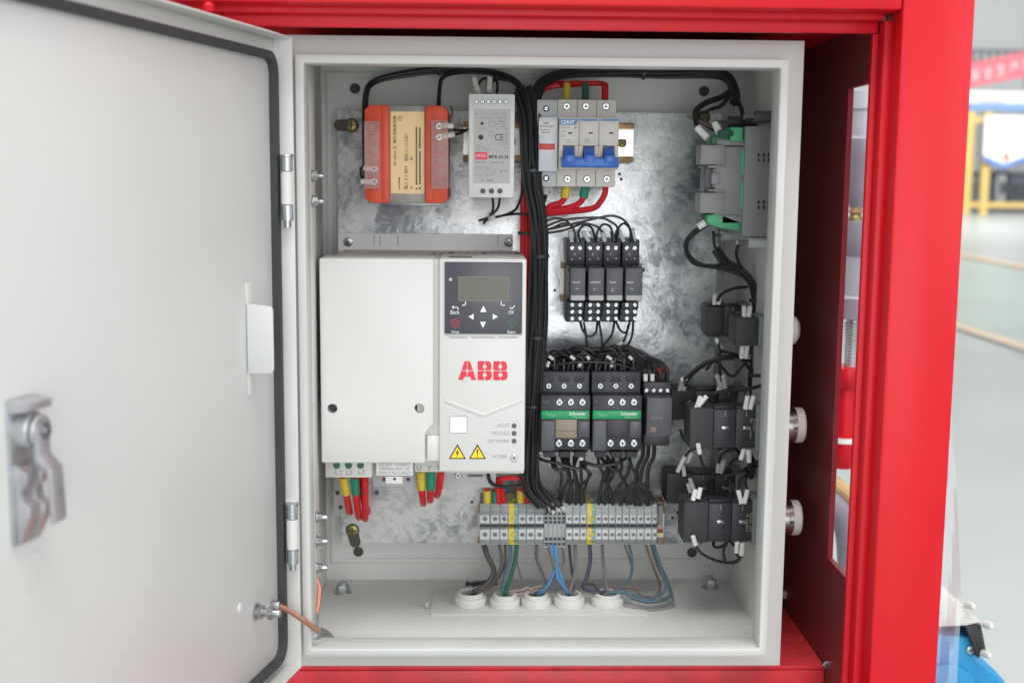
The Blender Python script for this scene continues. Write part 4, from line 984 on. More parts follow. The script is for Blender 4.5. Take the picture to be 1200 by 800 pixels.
# push-in distribution blocks
for k in range(5):
    a = 637.5+k*5.1; q = F(a+.1, 589, a+5, 641, YT+4); o = th.part('push_in_block', MB().box(q[0], q[1], YT+3, PF-8, q[2], q[3], bev=.3), tgrey)
    for py in (593, 601.5, 607, 611.5, 631, 637):
        if py == 593 and k < 2: continue
        q = F(a+1, py-1.7, a+4.2, py+1.7, YT+3); th.part('wire_hole', MB().box(q[0], q[1], YT+2.7, YT+3.2, q[2], q[3]), tdark, o)
bl_ = [663, 671.3, 679.7, 688]
for a, b in zip(bl_, bl_[1:]): block(a, b, 'g')
block(688, 697.5, 'y')
bl_ = [697.5, 705.5, 713.5, 721.5, 729.5, 738, 746.5, 755.3, 764]
for a, b in zip(bl_, bl_[1:]): block(a, b, 'g')
block(764, 770.5, 'g')
q = F(770.8, 592, 776.5, 635, YT+12); th.part('end_clamp', MB().box(q[0], q[1], YT+10, PF-8, q[2], q[3], bev=.6), plcl)
q = F(769, 585, 777, 592, YT+30); th.part('clamp_tip', MB().box(q[0], q[1], YT+22, PF-9, q[2], q[3], bev=.5), chrom)
for py0, py1, mt in ((614, 619, wpink), (619, 623.5, mat('marker_red', '#933a44', .5)), (623.5, 628.5, mat('marker_cream', '#d5cf9a', .5))):
    q = F(769.5, py0, 777, py1, YT+9); th.part('marker', MB().box(q[0], q[1], YT+7, YT+9.9, q[2], q[3], bev=.2), mt)
for px in (601, 692): screws(th, [(px+1, 586)], YT+14, 3, 'cross', mt=brass)

# ================================================================== programmable controller on the right wall
WX = BW-1.5
th = Thing('logic_controller', 'grey logic controller with green terminal plugs on right wall', 'controller', (WX, 150, 85))
def zx(px, py, Y): v = U(px, py, Y); return v.x, v.z
YP = 100
xa, za = zx(874, 148, YP); _, zb = zx(874, 277, YP)
bd = th.part('base', MB().box(xa, WX-2, YP, 196, zb, za, bev=1.2), plcg)
for py in (182, 237):
    for px in (888, 894, 899.5):
        for dy in (0, 6):
            q = F(px, py+dy-2.2, px+2.2, py+dy+2.2, YP); th.part('vent', MB().box(q[0], q[1], YP-.2, YP+.1, q[2], q[3]), inkb, bd)
def pbox(name, a, b, c, d, Y0, Y1, mt, bev=.7, parent=None):
    q = F(a, b, c, d, Y0); return th.part(name, MB().box(q[0], q[1], Y0, Y1, q[2], q[3], bev=bev), mt, parent)
bz = pbox('bezel', 838, 172, 873.6, 252, YP+4, YP+60, plcg); 
pbox('terminal_cover', 821, 170, 849.5, 193, YP+1, YP+24, plcl, 1, bz); pbox('terminal_cover', 820, 226, 849, 250, YP+1, YP+24, plcl, 1, bz)
pbox('display_recess', 826, 194, 838, 225, YP+12, YP+34, dgrey, .6, bz); pbox('ribbon_socket', 836, 198, 846, 220, YP+6, 150, mgrey, .5, bz); pbox('connector', 834, 203, 843.5, 216, YP+2, 140, plcg, .5, bz)
pbox('connector_edge', 830, 194, 852, 197, YP+3, 150, plcl, .4, bz); pbox('connector_edge', 830, 222, 852, 224.5, YP+3, 150, plcl, .4, bz)
pbox('green_edge', 869, 176, 873, 205, YP+2, YP+60, greent, .3, bz); pbox('green_edge', 868, 212, 872.5, 244, YP+2, YP+60, greent, .3, bz); pbox('side_lug', 846, 252, 873, 262, YP+6, 190, plcg, .6, bd)
pbox('side_lug', 840, 164, 873, 171, YP+6, YP+40, plcg, .6, bd)
gt = pbox('terminal_plug', 856, 149, 871, 166, YP+4, 180, greent, 1.2); pbox('terminal_plug', 834, 160, 856, 170, YP+8, YP+30, greend, .8)
p0, p1 = U(828, 254, YP+6), U(868, 266, YP+6)
th.part('terminal_plug', MB().prism(pp([(829, 252), (842, 250), (868, 260), (867, 270), (846, 268), (829, 262)], YP+6), YP+6, YP+26, bev=.8), greent)
th.part('terminal_plug', MB().prism(pp([(822, 249), (836, 246), (838, 252), (824, 258)], YP+20), YP+20, YP+36, bev=.5), greend)
# wall standoffs with screws
for px, py, pe, Ys in ((885, 137, 874, 108), (853.5, 143, 840, 170), (878, 284, 866, 108), (846, 276, 836, 170)):
    p = U(px, py, Ys); q_ = Vector((-1, 0, 0)).to_track_quat('Z', 'Y'); L = WX-p.x
    mb = MB().lathe([(5, 0), (5, L), (4.6, L+.6)], (WX, Ys, p.z), q_, 14); e = U(pe, py, Ys); mb.lathe([(1.3, 0), (1.3, p.x-e.x)], (p.x, Ys, p.z), q_, 8, 1); mb.lathe([(2.4, 0), (2.4, 1.6)], (e.x, Ys, p.z), q_, 10, 1)
    th.part('standoff', mb, [dgrey if py < 200 else lgrey, chrome])

# ================================================================== push button switches through the right wall
def button(py0, py1, px0, Yf, lab, blocks, knob, kpx=None, group='push buttons through the right cabinet wall'):
    zm = U(850, (py0+py1)/2, Yf).z; h = (U(850, py0, Yf).z-U(850, py1, Yf).z); Yc = Yf+15
    th = Thing('push_button_switch', lab, 'switch', (WX, Yc, zm), group)
    left = U(px0, (py0+py1)/2, Yf).x; L = WX-left
    q = Vector((1, 0, 0)).to_track_quat('Z', 'Y')
    cl = th.part('mounting_collar', MB().box(WX-8, WX-.1, Yc-15.5, Yc+15, zm-h*.54, zm+h*.54, bev=1.2), mat('collar_grey', '#7d8486', .45, var=.06))
    x_ = WX-8.1; parts = []
    wds = {1: [L-8], 2: [(L-8)*.52, (L-8)*.48], 3: [(L-8)*.30, (L-8)*.34, (L-8)*.36]}[blocks]
    for i, wv in enumerate(wds):
        last = i == len(wds)-1; e = .5 if i % 2 else (0 if not last else -.8)
        mb = MB().box(x_-wv+.15, x_-.15, Yf+(0 if not last else -1.5), Yf+30, zm-h*.46+e, zm+h*.46-e, bev=.9)
        mb.box(x_-wv+1, x_-1, Yf+4, Yf+12, zm-h*.5, zm-h*.46+.4, bev=.2); mb.box(x_-wv+1, x_-1, Yf+18, Yf+26, zm-h*.5, zm-h*.46+.4, bev=.2)
        mb.box(x_-wv+1, x_-1, Yf+4, Yf+12, zm+h*.46-.4, zm+h*.5, bev=.2)
        o = th.part('contact_block', mb, black2 if last else black); parts.append(o)
        if not last and wv > 9:
            mb = MB().box(x_-wv*.62, x_-wv*.62+6, Yf-.3, Yf+.2, zm-1.2, zm+1.6, bev=.2)
            th.part('latch_tab', mb, chrome, o)
            if i == 0:
                mb = MB()
                for r2 in range(9):
                    for c2 in range(2):
                        if random.random() < .8: xx = x_-wv*.28+c2*3; mb.box(xx, xx+random.uniform(1, 2.4), Yf-.15, Yf-.02, zm-8+r2*1.9, zm-7+r2*1.9)
                th.part('fine_print', mb, mat('print_tan', '#9a907c', .6), o)
            mb = MB().box(x_-wv*.5, x_-wv*.5+.8, Yf-.15, Yf-.02, zm+h*.28, zm+h*.42); th.part('print_line', mb, inkg, o)
        x_ -= wv
    p = Vector((BW+.05, Yc, zm))
    if knob == 'ring':
        th.part('bezel', MB().lathe([(15.5, 0), (15.5, 14), (14.6, 15), (14.6, 22), (13.6, 22.2), (13.6, 23.4), (14.8, 23.6), (14.8, 27)], p, q, 32), chrome); th.part('cap', MB().lathe([(14.6, 27), (15.2, 27.6), (15.2, 33), (14, 34.5)], p, q, 32), nylon)
        th.part('cap_slot', MB().box(BW+23.8, BW+26.6, Yc-15.4, Yc-14, zm-1.2, zm+1.2), dgrey)
    else:
        th.part('bezel', MB().lathe([(14, 0), (14, 4)], p, q, 28), nylon); th.part('cap', MB().lathe([(13.6, 4), (13.6, 20), (12, 25), (8, 28), (3, 29), (.2, 29.2)], p, q, 28), nylon)
    return th
button(357, 395, 829, 168, 'short black indicator switch highest and farthest back on right wall', 2, 'dome')
button(372, 405, 862, 98, 'short black indicator switch with pale dome just below the controller', 1, 'dome')
button(456, 492, 786, 168, 'black push button switch at back of middle pair on wall', 3, 'dome')
button(477, 526, 808, 95, 'black push button switch with white cap at front of middle pair', 3, 'ring')
button(554, 590, 781, 168, 'black push button switch at back of lowest pair on wall', 3, 'dome')
button(587, 636, 801, 95, 'black push button switch with white cap at front of lowest pair', 3, 'ring')

# ================================================================== cable glands on the floor
gl = [(551, 704, 20.5, 'leftmost white nylon cable gland on the cabinet floor'), (591.5, 706, 18.5, 'second white cable gland from left on cabinet floor'), (628, 706, 18.5, 'middle one of five white cable glands on floor'),
      (667, 705.5, 19, 'second white cable gland from right on cabinet floor'), (712, 705, 20.5, 'rightmost white nylon cable gland on the cabinet floor')]
GC = []
for px, py, hw, lab in gl:
    p = onZ(px, py+3, -242.5); s_ = (p.y+916)/FPX; R_ = hw*s_*.98
    th = Thing('cable_gland', lab, 'cable gland', p, 'white cable glands'); q = Vector((0, 0, 1)).to_track_quat('Z', 'Y')
    th.part('lock_nut', MB().lathe([(R_, .1), (R_, 6.5), (R_*.96, 7.4), (R_*.8, 7.5)], p, q, 12 if hw > 20 else 28, cap=False), nylon)
    th.part('collar', MB().lathe([(R_*.8, 6.5), (R_*.8, 10.5), (R_*.74, 11.3), (R_*.62, 11.3), (R_*.58, 2)], p, q, 28, cap=False), nylon)
    th.part('seal', MB().lathe([(R_*.6, 5), (.1, 5)], p, q, 24), wdark)
    GC.append(p)

# ================================================================== wiring
R1 = 1.15
# main black harness: top run, trunk, branch to the controller
th = Thing('wire_harness', 'thick bundle of black wires running down beside the white drive', 'wires', U(630, 590, 150))
bundle(th, [(612, 106, 165), (621, 135, 150), (623, 180, 145), (624, 215, 142), (630, 245, 140), (633, 280, 140), (632, 330, 140), (630, 380, 140), (627, 430, 140), (624, 490, 140), (622, 540, 142), (624, 570, 146), (640, 590, 150)], 20, 8.2, 1.45, wblack, squash=.7)
bundle(th, [(428, 215, 138), (427, 150, 150), (428, 112, 175), (437, 96, 190), (465, 88, 195), (510, 82, 196), (555, 82, 192), (590, 88, 185), (612, 106, 170), (619, 140, 155)], 5, 2.6, 1.3, wblack)
bundle(th, [(514, 128, 165), (515, 108, 180), (520, 90, 190), (545, 84, 192), (580, 86, 186), (607, 98, 175), (618, 130, 155)], 4, 2.0, 1.25, wblack)
bundle(th, [(622, 135, 155), (628, 110, 168), (638, 95, 180), (665, 86, 188), (720, 85, 190), (780, 86, 190), (830, 85, 185), (852, 90, 176), (861, 106, 165), (862, 122, 158)], 10, 4.2, 1.35, wblack)
bundle(th, [(855, 95, 172), (862, 112, 160), (869, 128, 150), (872, 145, 145)], 3, 1.8, 1.2, wblack)
bundle(th, [(860, 104, 168), (846, 114, 165), (828, 120, 160), (815, 130, 150), (816, 146, 140)], 4, 2.2, 1.3, wblack)
bundle(th, [(858, 108, 166), (846, 124, 160), (834, 128, 156), (818, 138, 150), (836, 152, 135)], 3, 1.6, 1.1, wblack)
for px in (559, 574): wire(th, [(606, 96, 180), (px+14, 92, 175), (px+4, 95, 160), (px, 106, 140), (px, 114, 125)], 1.2, wblack)
sleeve(th, (556, 93, 140), (560, 108, 130), 2.4); sleeve(th, (574, 92, 140), (573, 107, 130), 2.4)
wire(th, [(571, 112, 140), (571, 95, 160), (578, 88, 178)], 1.2, wblack); wire(th, [(582, 112, 145), (583, 100, 160), (580, 90, 178)], 1.2, wblack)
tie(th, (515, 83, 196), 4, (1, 0, 0)); tie(th, (754, 86, 190), 5.2, (1, 0, 0)); tie(th, (633, 300, 140), 7.5); tie(th, (629, 395, 140), 7.5); tie(th, (625, 475, 140), 7.5); tie(th, (624, 200, 143), 8)
# transformer and supply tails
for pts in ([(520, 147, 122), (532, 152, 130), (540, 153, 160), (548, 152, 185)], [(520, 160, 122), (534, 158, 132), (546, 153, 170), (550, 150, 190)]): wire(th, pts, 1.2, wblack)
for a, b in (((519, 147, 120), (530, 148, 126)), ((519, 160, 120), (531, 158, 128)), ((427, 197, 124), (437, 198, 122)), ((424, 213, 126), (436, 213, 122))): sleeve(th, a, b, 2.4)
wire(th, [(437, 198, 122), (424, 196, 132), (423, 205, 140), (427, 215, 140)], 1.1, wblack)
for pts in ([(577, 230, 130), (578, 244, 150), (574, 254, 170), (562, 259, 185)], [(586, 230, 130), (583, 243, 150), (577, 252, 170), (566, 262, 185)], [(618, 200, 160), (608, 240, 165), (598, 250, 172), (580, 254, 178), (564, 258, 186)], [(618, 252, 150), (606, 251, 165), (590, 252, 175)]): wire(th, pts, 1.15, wblack, j=.5)
sleeve(th, (574, 250, 168), (577, 257, 170), 2.2); sleeve(th, (572, 256, 172), (580, 253, 172), 1.8)

# red power cables
th = Thing('power_cables', 'bundle of red power cables behind the black harness', 'cables', U(617, 560, 165))
for k, px in enumerate((611.5, 616, 620.5)):
    wire(th, [(px+2, 195, 178), (px+1, 230, 175), (px+.5, 280, 172), (px, 340, 170), (px+1, 420, 168), (px+1.5, 500, 168), (px+1, 545, 168), (px+k*2-2, 575, 160)], 2.0, wred, n=9)
for px in (626, 630): wire(th, [(px-8, 470, 172), (px-8, 530, 170), (px-4, 560, 165), (px-6, 580, 160)], 1.9, wred)
tie(th, (616, 273, 172), 6.5); tie(th, (616, 427, 169), 6.5)
wire(th, [(610, 560, 150), (590, 560, 150), (584, 566, 152), (585, 592, 160)], 2.1, wred); wire(th, [(612, 566, 156), (616, 575, 158), (619, 592, 160)], 2.0, wred)
wire(th, [(572, 556, 130), (576, 566, 140), (590, 570, 150), (612, 568, 150)], 1.8, wblack)
for px, mt in ((571, wyel), (581, wgrn), (610, wyel), (620, wgrn)):
    wire(th, [(px+1, 560, 158), (px, 572, 160), (px, 580, 162)], 2.0, wred); sleeve(th, (px, 574, 161), (px, 594, 163), 3.6, mt, 'colour_sleeve')
wire(th, [(585, 560, 152), (588, 576, 158), (592, 596, 163)], 2.4, wred)

# breaker wires
th = Thing('breaker_feed_wires', 'red wires with coloured sleeves entering the breaker from above', 'wires', U(686, 117, 170), 'breaker wires')
for px, mt, xx in ((664, wyel, 640), (686, wgy, 650), (709, wred, 680)):
    wire(th, [(630, 112, 178), (640, 103, 186), ((640+px)/2, 99, 188), (px-4, 98, 184), (px, 103, 178), (px, 117, 172)], 2.4, wred, n=8)
    sleeve(th, (px, 99, 178), (px, 118, 172), 3.1, mt, 'colour_sleeve')
th = Thing('breaker_load_wires', 'red wires with coloured sleeves curving out below the breaker', 'wires', U(686, 250, 160), 'breaker wires')
for px, mt, dy in ((664, wyel, 0), (686, wgrn, 2), (709, wred, 4)):
    wire(th, [(px, 216, 160), (px, 226, 160), (px-6, 237, 160), (px-18, 241+dy, 160), (640, 246+dy*1.2, 160), (628, 255+dy, 165), (620, 275, 172)], 2.7, wred, n=9)
    if mt != wred: sleeve(th, (px+.3, 218, 159), (px-2.5, 232, 159), 3.9, mt, 'colour_sleeve')
wire(th, [(640, 217, 160), (639, 232, 160), (634, 244, 158), (630, 262, 150)], 1.8, wblack); sleeve(th, (639.5, 217, 159), (639, 228, 159), 3, lgrey)

# relay jumpers
th = Thing('relay_jumper_wires', 'thin black jumper wires looping over the four small relays', 'wires', U(710, 282, 155), 'relay wires')
Yj = 146
loops = [[(632, 262, 150), (650, 256, 150), (664, 259, 150), (673, 272, 148), (675, 284, 150)], [(632, 272, 150), (648, 267, 150), (660, 262, 148), (671, 266, 148), (676, 284, 150)],
         [(632, 271, 148), (656, 266, 146), (690, 258, 144), (718, 253, 144), (735, 262, 146), (743, 284, 150)], [(634, 268, 148), (660, 258, 146), (700, 255, 144), (716, 260, 144), (724, 268, 146), (723, 284, 150)],
         [(680, 284, 150), (678, 272, 146), (685, 264, 144), (694, 268, 146), (698, 284, 150)], [(699, 284, 150), (700, 272, 146), (707, 263, 144), (716, 267, 146), (718, 284, 150)], [(721, 284, 150), (722, 272, 146), (730, 262, 144), (738, 268, 146), (739, 284, 150)],
         [(634, 274, 150), (660, 270, 148), (684, 262, 146), (700, 266, 146), (706, 272, 148)]]
for l in loops: wire(th, l, 1.05, wblack)
for a in ((668, 271, 148, 670, 283), (675, 270, 150, 679, 283), (683, 271, 150, 690, 283), (692, 270, 152, 700, 283), (705, 271, 150, 709, 283), (716, 271, 152, 720, 283), (725, 269, 150, 731, 283), (741, 268, 148, 743, 283)):
    sleeve(th, a[:3], (a[3], a[4], 151), 1.9, mat('marker_tube_clear', '#c6c8ca', .35))
th = Thing('relay_output_wires', 'thin black wires hanging from the lower relay terminals', 'wires', U(715, 420, 160), 'relay wires')
for l in ([(680, 377, 158), (683, 387, 152), (690, 394, 150), (698, 390, 152), (700, 377, 158)], [(684, 377, 160), (687, 395, 158), (688, 425, 160)], [(702, 377, 158), (705, 395, 155), (706, 412, 158)], [(720, 377, 158), (717, 392, 154), (708, 404, 156), (704, 412, 160)],
          [(722, 377, 160), (727, 387, 152), (734, 389, 152), (738, 377, 158)], [(742, 377, 158), (741, 392, 154), (737, 402, 156), (730, 410, 160)], [(737, 379, 160), (733, 395, 156), (728, 404, 160)], [(709, 414, 160), (713, 425, 160), (716, 432, 164)]): wire(th, l, 1.1, wblack)
sleeve(th, (722, 408, 158), (729, 400, 156), 1.8)

# contactor upper wiring
th = Thing('contactor_supply_wires', 'arching black wires feeding the tops of the two contactors', 'wires', U(700, 440, 160), 'contactor wires')
bundle(th, [(629, 430, 150), (640, 418, 158), (665, 412, 160), (700, 411, 158), (730, 409, 156), (752, 416, 154), (766, 430, 152), (772, 448, 150)], 8, 3.6, 1.25, wblack)
bundle(th, [(632, 440, 160), (645, 424, 162), (680, 420, 160), (710, 423, 158), (735, 418, 156), (748, 426, 156), (757, 440, 152), (758, 452, 148)], 6, 2.6, 1.2, wblack)
for k in range(9):
    a = 640+k*12.5; wire(th, [(a+random.uniform(4, 14), 420, 158), (a+3, 424, 150), (a, 432, 146), (a, 442, 148)], 1.15, wblack, j=.8)
    if k % 3 == 0: sleeve(th, (a+3, 424, 149), (a+1, 430, 146), 1.6)
for k, px in enumerate((757, 765, 773, 781)):
    wire(th, [(752+k*2, 418, 156), (760+k*5, 424, 148), (px+2, 436, 144), (px, 452, 144)], 1.3, wblack); 
    if k in (0, 1): sleeve(th, (px-.5, 438, 141), (px-.5, 446, 141), 2.0)
for px in (770, 779): wire(th, [(px-6, 440, 150), (px, 432, 146), (px+4, 438, 144), (px+2, 450, 146)], 1.2, mat('wire_dull_red', '#7d2b2b', .5))
wire(th, [(646, 428, 150), (680, 424, 146), (720, 426, 146), (748, 434, 150)], 1.15, wblack)
for k in range(16):
    a = random.uniform(632, 730); wire(th, [(a, random.uniform(412, 430), 160), (a+random.uniform(8, 16), random.uniform(404, 424), 152), (a+random.uniform(22, 34), random.uniform(410, 428), 150), (a+random.uniform(28, 40), random.uniform(428, 442), 156)], 1.15, wblack)
for k in range(5): a = 640+k*25+random.uniform(-5, 5); sleeve(th, (a, 417, 148), (a+random.uniform(2, 7), 421, 148), 1.5)
# contactor lower wiring
th = Thing('contactor_load_wires', 'black wires dropping from contactors to the terminal strip', 'wires', U(700, 592, 160), 'contactor wires')
for l in ([(647, 534, 148), (648, 546, 140), (656, 551, 138), (664, 546, 142)], [(661, 534, 148), (664, 548, 142), (669, 570, 150), (667, 594, 160)], [(673, 534, 148), (673, 552, 142), (676, 572, 150), (674, 594, 160)], [(681, 534, 146), (681, 556, 142), (682, 575, 150), (681, 594, 160)],
          [(626, 530, 150), (634, 538, 142), (655, 543, 138), (676, 549, 138), (686, 547, 140), (682, 539, 144)], [(683, 541, 144), (700, 545, 140), (722, 543, 140), (737, 534, 146)],
          [(703, 534, 148), (712, 545, 140), (724, 552, 138), (719, 541, 142)], [(712, 548, 142), (705, 570, 150), (701, 594, 160)], [(716, 550, 142), (711, 572, 150), (708, 594, 160)], [(739, 540, 142), (735, 556, 142), (722, 576, 150), (717, 594, 160)],
          [(737, 534, 148), (740, 546, 144), (745, 556, 146), (746, 572, 150)], [(718, 534, 148), (720, 545, 142), (724, 552, 140)]): wire(th, l, 1.55, wblack)
for px, x2 in ((754, 744), (760, 748), (767, 758)):
    wire(th, [(px, 518, 150), (px-1, 535, 146), (px-7, 548, 144), (x2, 575, 150), (x2, 594, 160)], 1.9, wblack)
for k in range(10):
    a = 727+k*4.1; wire(th, [(748+random.uniform(-4, 4), 560, 150), (745+(a-745)*.5, 570, 146), (a, 580, 150), (a+(a-745)*.1, 596, 162)], 1.15, wblack, j=1.2)
sleeve(th, (681, 531, 132), (681, 538, 134), 2.2)
for k in range(12):
    a = random.uniform(640, 745); wire(th, [(a, 534, 150), (a+random.uniform(-5, 8), 546, 146), (a+random.uniform(-8, 12), 556, 146), (a+random.uniform(-4, 10), 575, 152), (a+random.uniform(-3, 8), 595, 163)], 1.3, wblack)
for l in ([(630, 572, 148), (640, 585, 146), (646, 593, 150), (646, 600, 158)], [(633, 572, 148), (646, 584, 144), (655, 594, 152)], [(629, 572, 148), (636, 588, 146), (641, 597, 152), (641, 602, 158)], [(634, 570, 150), (650, 582, 146), (659, 592, 153)], [(631, 574, 147), (642, 590, 145), (650, 597, 155)]): wire(th, l, 1.25, wblack)
for px, py in ((642, 593), (647, 597), (653, 594), (659, 592)): sleeve(th, (px, py, 153), (px+2, py+4, 156), 1.5)

# drive supply cables
def drop(name, label, pts3, grp):
    th = Thing(name, label, 'cables', U(pts3[0][1][-1][0], pts3[0][1][-1][1], 150), grp)
    for mt, l in pts3:
        wire(th, l, 3.1, wred, n=9)
        if mt is not wred:
            th.part('colour_sleeve', MB().tube(spline(P3(l), 6)[:7], 3.9, 12, sub=1), mt)
    return th
drop('drive_input_cables', 'three red cables with yellow and green sleeves under drive input', [(wyel, [(402, 558, 112), (405.5, 577, 122), (409, 597, 150), (410, 600, 190)]), (wgrn, [(415, 558, 112), (417, 577, 122), (420, 603, 150), (421, 606, 190)]), (wred, [(428, 558, 112), (428, 577, 122), (428, 605, 150), (428, 607, 190)]), (wred, [(424, 560, 126), (425, 580, 140), (430, 598, 160), (431, 600, 190)])], 'drive cables')
drop('drive_output_cables', 'three red cables with yellow and green sleeves under drive output', [(wyel, [(493, 551, 112), (494, 571, 120), (496, 588, 145), (496, 590, 190)]), (wgrn, [(504.5, 551, 112), (504.5, 571, 120), (504.5, 584, 145), (504.5, 586, 190)]), (wred, [(517, 551, 112), (515, 567, 122), (513, 578, 145), (512, 580, 190)])], 'drive cables')

# field cables below the terminals into each gland
def gp(i, dx=0, dy=0, z=-234): return ('w', GC[i].x+dx, GC[i].y+dy, z)
def field(lab, i, ls):
    th = Thing('field_cable', lab, 'cables', GC[i], 'field cables')
    for mt, r, l in ls: wire(th, l+[gp(i, random.uniform(-4, 4), random.uniform(-3, 3), -232), gp(i, 0, 0, -242)], r*.86, mt)
    return th
field('dark grey cable bending into the leftmost white gland', 0, [(wdark, 3.1, [(567, 638, 165), (572, 652, 160), (579, 668, 160), (574, 680, 158), (560, 692, 152)]), (wgry, 2.0, [(585, 638, 168), (588, 655, 168), (584, 672, 165), (566, 690, 155)]), (wbrn, 1.6, [(592, 638, 168), (592, 660, 170), (582, 680, 165), (566, 694, 155)])])
field('teal and dark green wires entering the second white gland', 1, [(wteal, 2.5, [(598, 638, 160), (598, 655, 155), (592, 675, 152), (589, 690, 150)]), (wgy, 2.4, [(606, 638, 160), (604, 655, 156), (599, 675, 152), (594, 690, 150)]), (wgry, 1.2, [(604, 638, 170), (606, 660, 172), (612, 682, 165), (604, 692, 156)]), (wpink, 1.2, [(636, 686, 160), (618, 690, 160), (602, 692, 154)]), (wpink, 1.2, [(640, 690, 156), (622, 694, 156), (606, 696, 152)])])
field('pink and grey wires entering the middle white gland', 2, [(wgry, 1.8, [(629, 638, 168), (629, 655, 170), (637, 675, 168), (640, 690, 158)]), (wpink, 1.3, [(608, 694, 158), (616, 688, 160), (624, 692, 156)]), (wblue, 1.6, [(652, 664, 150), (644, 682, 148), (634, 694, 148)]), (wpur, 1.5, [(655, 668, 154), (646, 680, 152), (637, 692, 150)])])
field('bright blue wires dropping into the second gland from right', 3, [(wblue, 1.7, [(645, 638, 150), (650, 655, 148), (655, 668, 148), (662, 688, 148)]), (wblue, 1.7, [(650, 638, 150), (652, 655, 146), (653, 675, 148), (664, 692, 148)]), (wgry, 2.1, [(674, 638, 162), (675, 660, 160), (672, 678, 156), (668, 692, 152)]), (wdark, 1.6, [(667, 638, 165), (669, 660, 166), (672, 680, 158), (671, 692, 152)]), (mat('wire_orange_brown', '#a3714c', .5), 1.0, [(641, 638, 160), (646, 655, 158), (651, 672, 156), (660, 690, 150)]), (wgry, 1.2, [(658, 638, 165), (661, 655, 168), (658, 670, 165), (662, 690, 152)])])
field('purple and grey-blue wires curling into the rightmost gland', 4, [(wpur, 2.2, [(691, 638, 160), (692, 655, 158), (688, 676, 156), (684, 688, 156), (700, 694, 152)]), (wdark, 1.6, [(687, 684, 160), (696, 685, 160), (704, 694, 154)]), (wgry, 1.8, [(706, 638, 166), (707, 660, 168), (710, 680, 160), (712, 692, 152)]),
    (wteal, 1.5, [(737, 638, 162), (741, 655, 160), (739, 675, 160), (728, 688, 158), (718, 694, 152)]), (wgry, 1.3, [(732, 638, 165), (738, 655, 165), (741, 670, 162), (732, 684, 160), (720, 693, 152)]),
    (wbrn, 1.5, [(757, 638, 162), (764, 660, 165), (773, 684, 168), (769, 698, 160), (752, 698, 156), (742, 688, 158), (726, 688, 158), (716, 695, 152)]), (wteal, 1.9, [(766, 638, 162), (773, 660, 160), (784, 686, 158), (784, 699, 150), (765, 705, 144), (742, 700, 148), (728, 692, 152), (716, 697, 150)]),
    (wgry, 1.5, [(763, 638, 165), (770, 662, 165), (786, 692, 156), (786, 706, 146), (760, 711, 140), (738, 706, 144), (726, 698, 150), (715, 698, 150)]), (wteal, 1.6, [(765, 640, 165), (775, 668, 158), (780, 690, 152), (760, 702, 146), (738, 695, 150), (722, 694, 150)])])
th = Thing('loose_wire_ends', 'dark wire ends resting behind the leftmost white gland', 'wires', U(555, 688, 190))
wire(th, [(547, 682, 190), (556, 685, 185), (570, 681, 185), (582, 684, 190)], 1.5, wblack); wire(th, [(546, 685, 188), (560, 682, 186), (572, 686, 186)], 1.5, wdark)

# switch wiring along the right wall
th = Thing('switch_wiring', 'black wires with white marker tubes linking the wall switches', 'wires', (WX-8, 140, -100))
bundle(th, [(838, 292, 160), (850, 308, 155), (868, 318, 150), (880, 330, 148), (885, 350, 148), (886, 380, 150), (885, 420, 150), (882, 445, 150), (886, 470, 150)], 7, 3.6, 1.3, wblack)
for l in ([(826, 262, 120), (809, 275, 125), (803, 290, 135), (812, 308, 145), (840, 314, 150), (868, 322, 150)], [(828, 264, 122), (808, 280, 128), (806, 296, 140), (822, 310, 146), (850, 312, 150), (876, 326, 150)], [(836, 272, 130), (838, 290, 140), (848, 306, 148), (872, 318, 150)], [(866, 284, 130), (863, 298, 138), (868, 312, 148), (880, 330, 150)],
          [(876, 336, 150), (860, 338, 150), (846, 344, 150), (841, 352, 158)], [(842, 398, 160), (844, 410, 155), (858, 414, 150), (880, 424, 150)], [(800, 448, 150), (806, 440, 146), (826, 425, 142), (848, 418, 142), (868, 420, 146), (884, 440, 148)], [(803, 452, 150), (812, 438, 146), (836, 422, 142), (860, 420, 142)], [(843, 412, 150), (843, 428, 150), (845, 445, 155)],
          [(876, 440, 120), (896, 440, 118)], [(826, 462, 100), (850, 458, 105), (875, 456, 110), (897, 450, 118)], [(884, 380, 120), (882, 400, 118), (876, 418, 120)]): wire(th, l, 1.5, wblack)
for a, b in (((838, 345, 160), (837, 356, 164)), ((844, 345, 160), (842, 356, 164)), ((872, 360, 112), (872, 374, 104)), ((879, 360, 112), (877, 374, 104)), ((839, 396, 160), (845, 409, 158)), ((870, 404, 104), (869, 419, 110)), ((876, 404, 104), (874, 419, 110)), ((800, 444, 148), (796, 456, 160)), ((806, 443, 148), (801, 456, 160)), ((840, 440, 152), (845, 455, 160)), ((847, 440, 152), (850, 454, 160)),
            ((828, 464, 98), (818, 476, 96)), ((821, 464, 100), (816, 478, 98)), ((876, 464, 100), (873, 480, 96)), ((883, 464, 100), (879, 480, 96)), ((818, 520, 90), (820, 531, 92)), ((872, 526, 96), (868, 538, 98)), ((877, 528, 94), (878, 541, 96)), ((803, 534, 150), (794, 552, 158)), ((842, 543, 150), (841, 554, 160)), ((847, 541, 150), (845, 553, 160)),
            ((815, 573, 96), (812, 586, 95)), ((821, 571, 96), (818, 584, 95)), ((865, 574, 96), (869, 590, 92)), ((876, 574, 96), (872, 590, 92)), ((812, 628, 88), (815, 638, 90)), ((864, 634, 96), (863, 647, 98)), ((870, 637, 94), (869, 650, 96))):
    sleeve(th, a, b, 2.0)
bundle(th, [(884, 480, 170), (886, 500, 172), (884, 540, 130), (880, 560, 120)], 4, 2, 1.3, wblack)
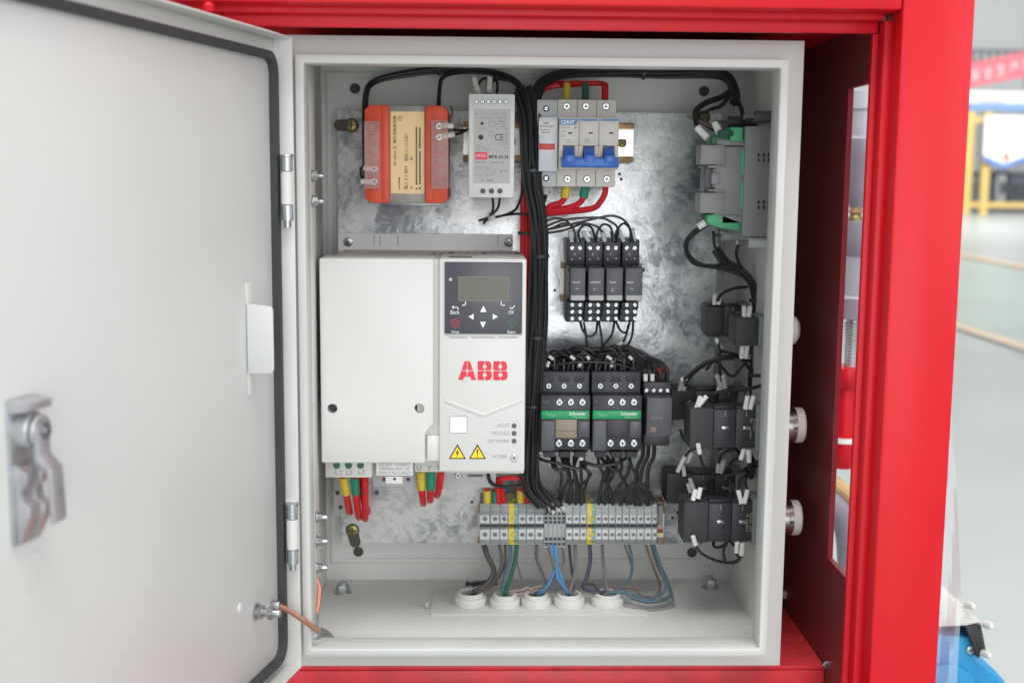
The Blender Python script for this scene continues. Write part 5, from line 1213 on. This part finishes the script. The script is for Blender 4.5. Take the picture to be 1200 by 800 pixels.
for l in ([(803, 534, 150), (812, 526, 145), (836, 523, 140), (862, 526, 120), (868, 538, 110)], [(820, 531, 92), (824, 545, 100), (838, 555, 110), (858, 556, 112), (878, 546, 112), (888, 540, 115)], [(797, 503, 150), (802, 515, 146), (815, 524, 140)], [(842, 542, 150), (846, 532, 140), (858, 526, 130)], [(822, 570, 98), (832, 560, 108), (850, 557, 112), (872, 552, 112), (886, 546, 115)],
          [(866, 573, 96), (868, 562, 104), (878, 553, 110), (888, 545, 115)], [(875, 573, 96), (874, 562, 104), (882, 552, 110)], [(878, 541, 96), (878, 550, 105), (886, 548, 112)], [(794, 600, 150), (800, 608, 140), (806, 612, 130)],
          [(815, 638, 90), (822, 648, 98), (838, 656, 108), (856, 659, 112), (866, 655, 104), (869, 650, 98)], [(836, 630, 120), (837, 640, 112), (846, 640, 110), (854, 632, 112)], [(854, 632, 110), (848, 645, 110), (850, 658, 110)], [(863, 648, 98), (866, 656, 104), (858, 660, 110)]): wire(th, l, 1.35, wblack)
# denser odds and ends behind the switches
for k in range(14):
    a = random.uniform(800, 862); b_ = random.uniform(430, 640)
    wire(th, [(a, b_, 168), (a+random.uniform(6, 18), b_-random.uniform(4, 14), 172), (a+random.uniform(20, 30), b_+random.uniform(-8, 8), 174), (min(884, a+random.uniform(34, 50)), b_+random.uniform(-20, 20), 172), (885, b_+random.uniform(-25, 25), 170)], 1.3, wblack)
for k in range(7):
    a = random.uniform(800, 868); b_ = (448, 530, 545, 560, 566, 470, 538)[k]
    sleeve(th, (a, b_, 160), (a+random.uniform(-5, 5), b_+12, 160), 1.9)
# controller tails
for a, b in (((817, 150, 118), (829, 162, 112)), ((838, 145, 112), (843, 156, 106)), ((818, 266, 112), (826, 261, 112))): sleeve(th, a, b, 3.0)
wire(th, [(806, 137, 150), (822, 143, 140), (838, 150, 120), (850, 154, 112)], 1.5, wbrn); wire(th, [(842, 156, 104), (850, 155, 100), (858, 157, 102)], 2.4, wgy)
tie(th, (885, 352, 148), 5); tie(th, (885, 432, 150), 5)
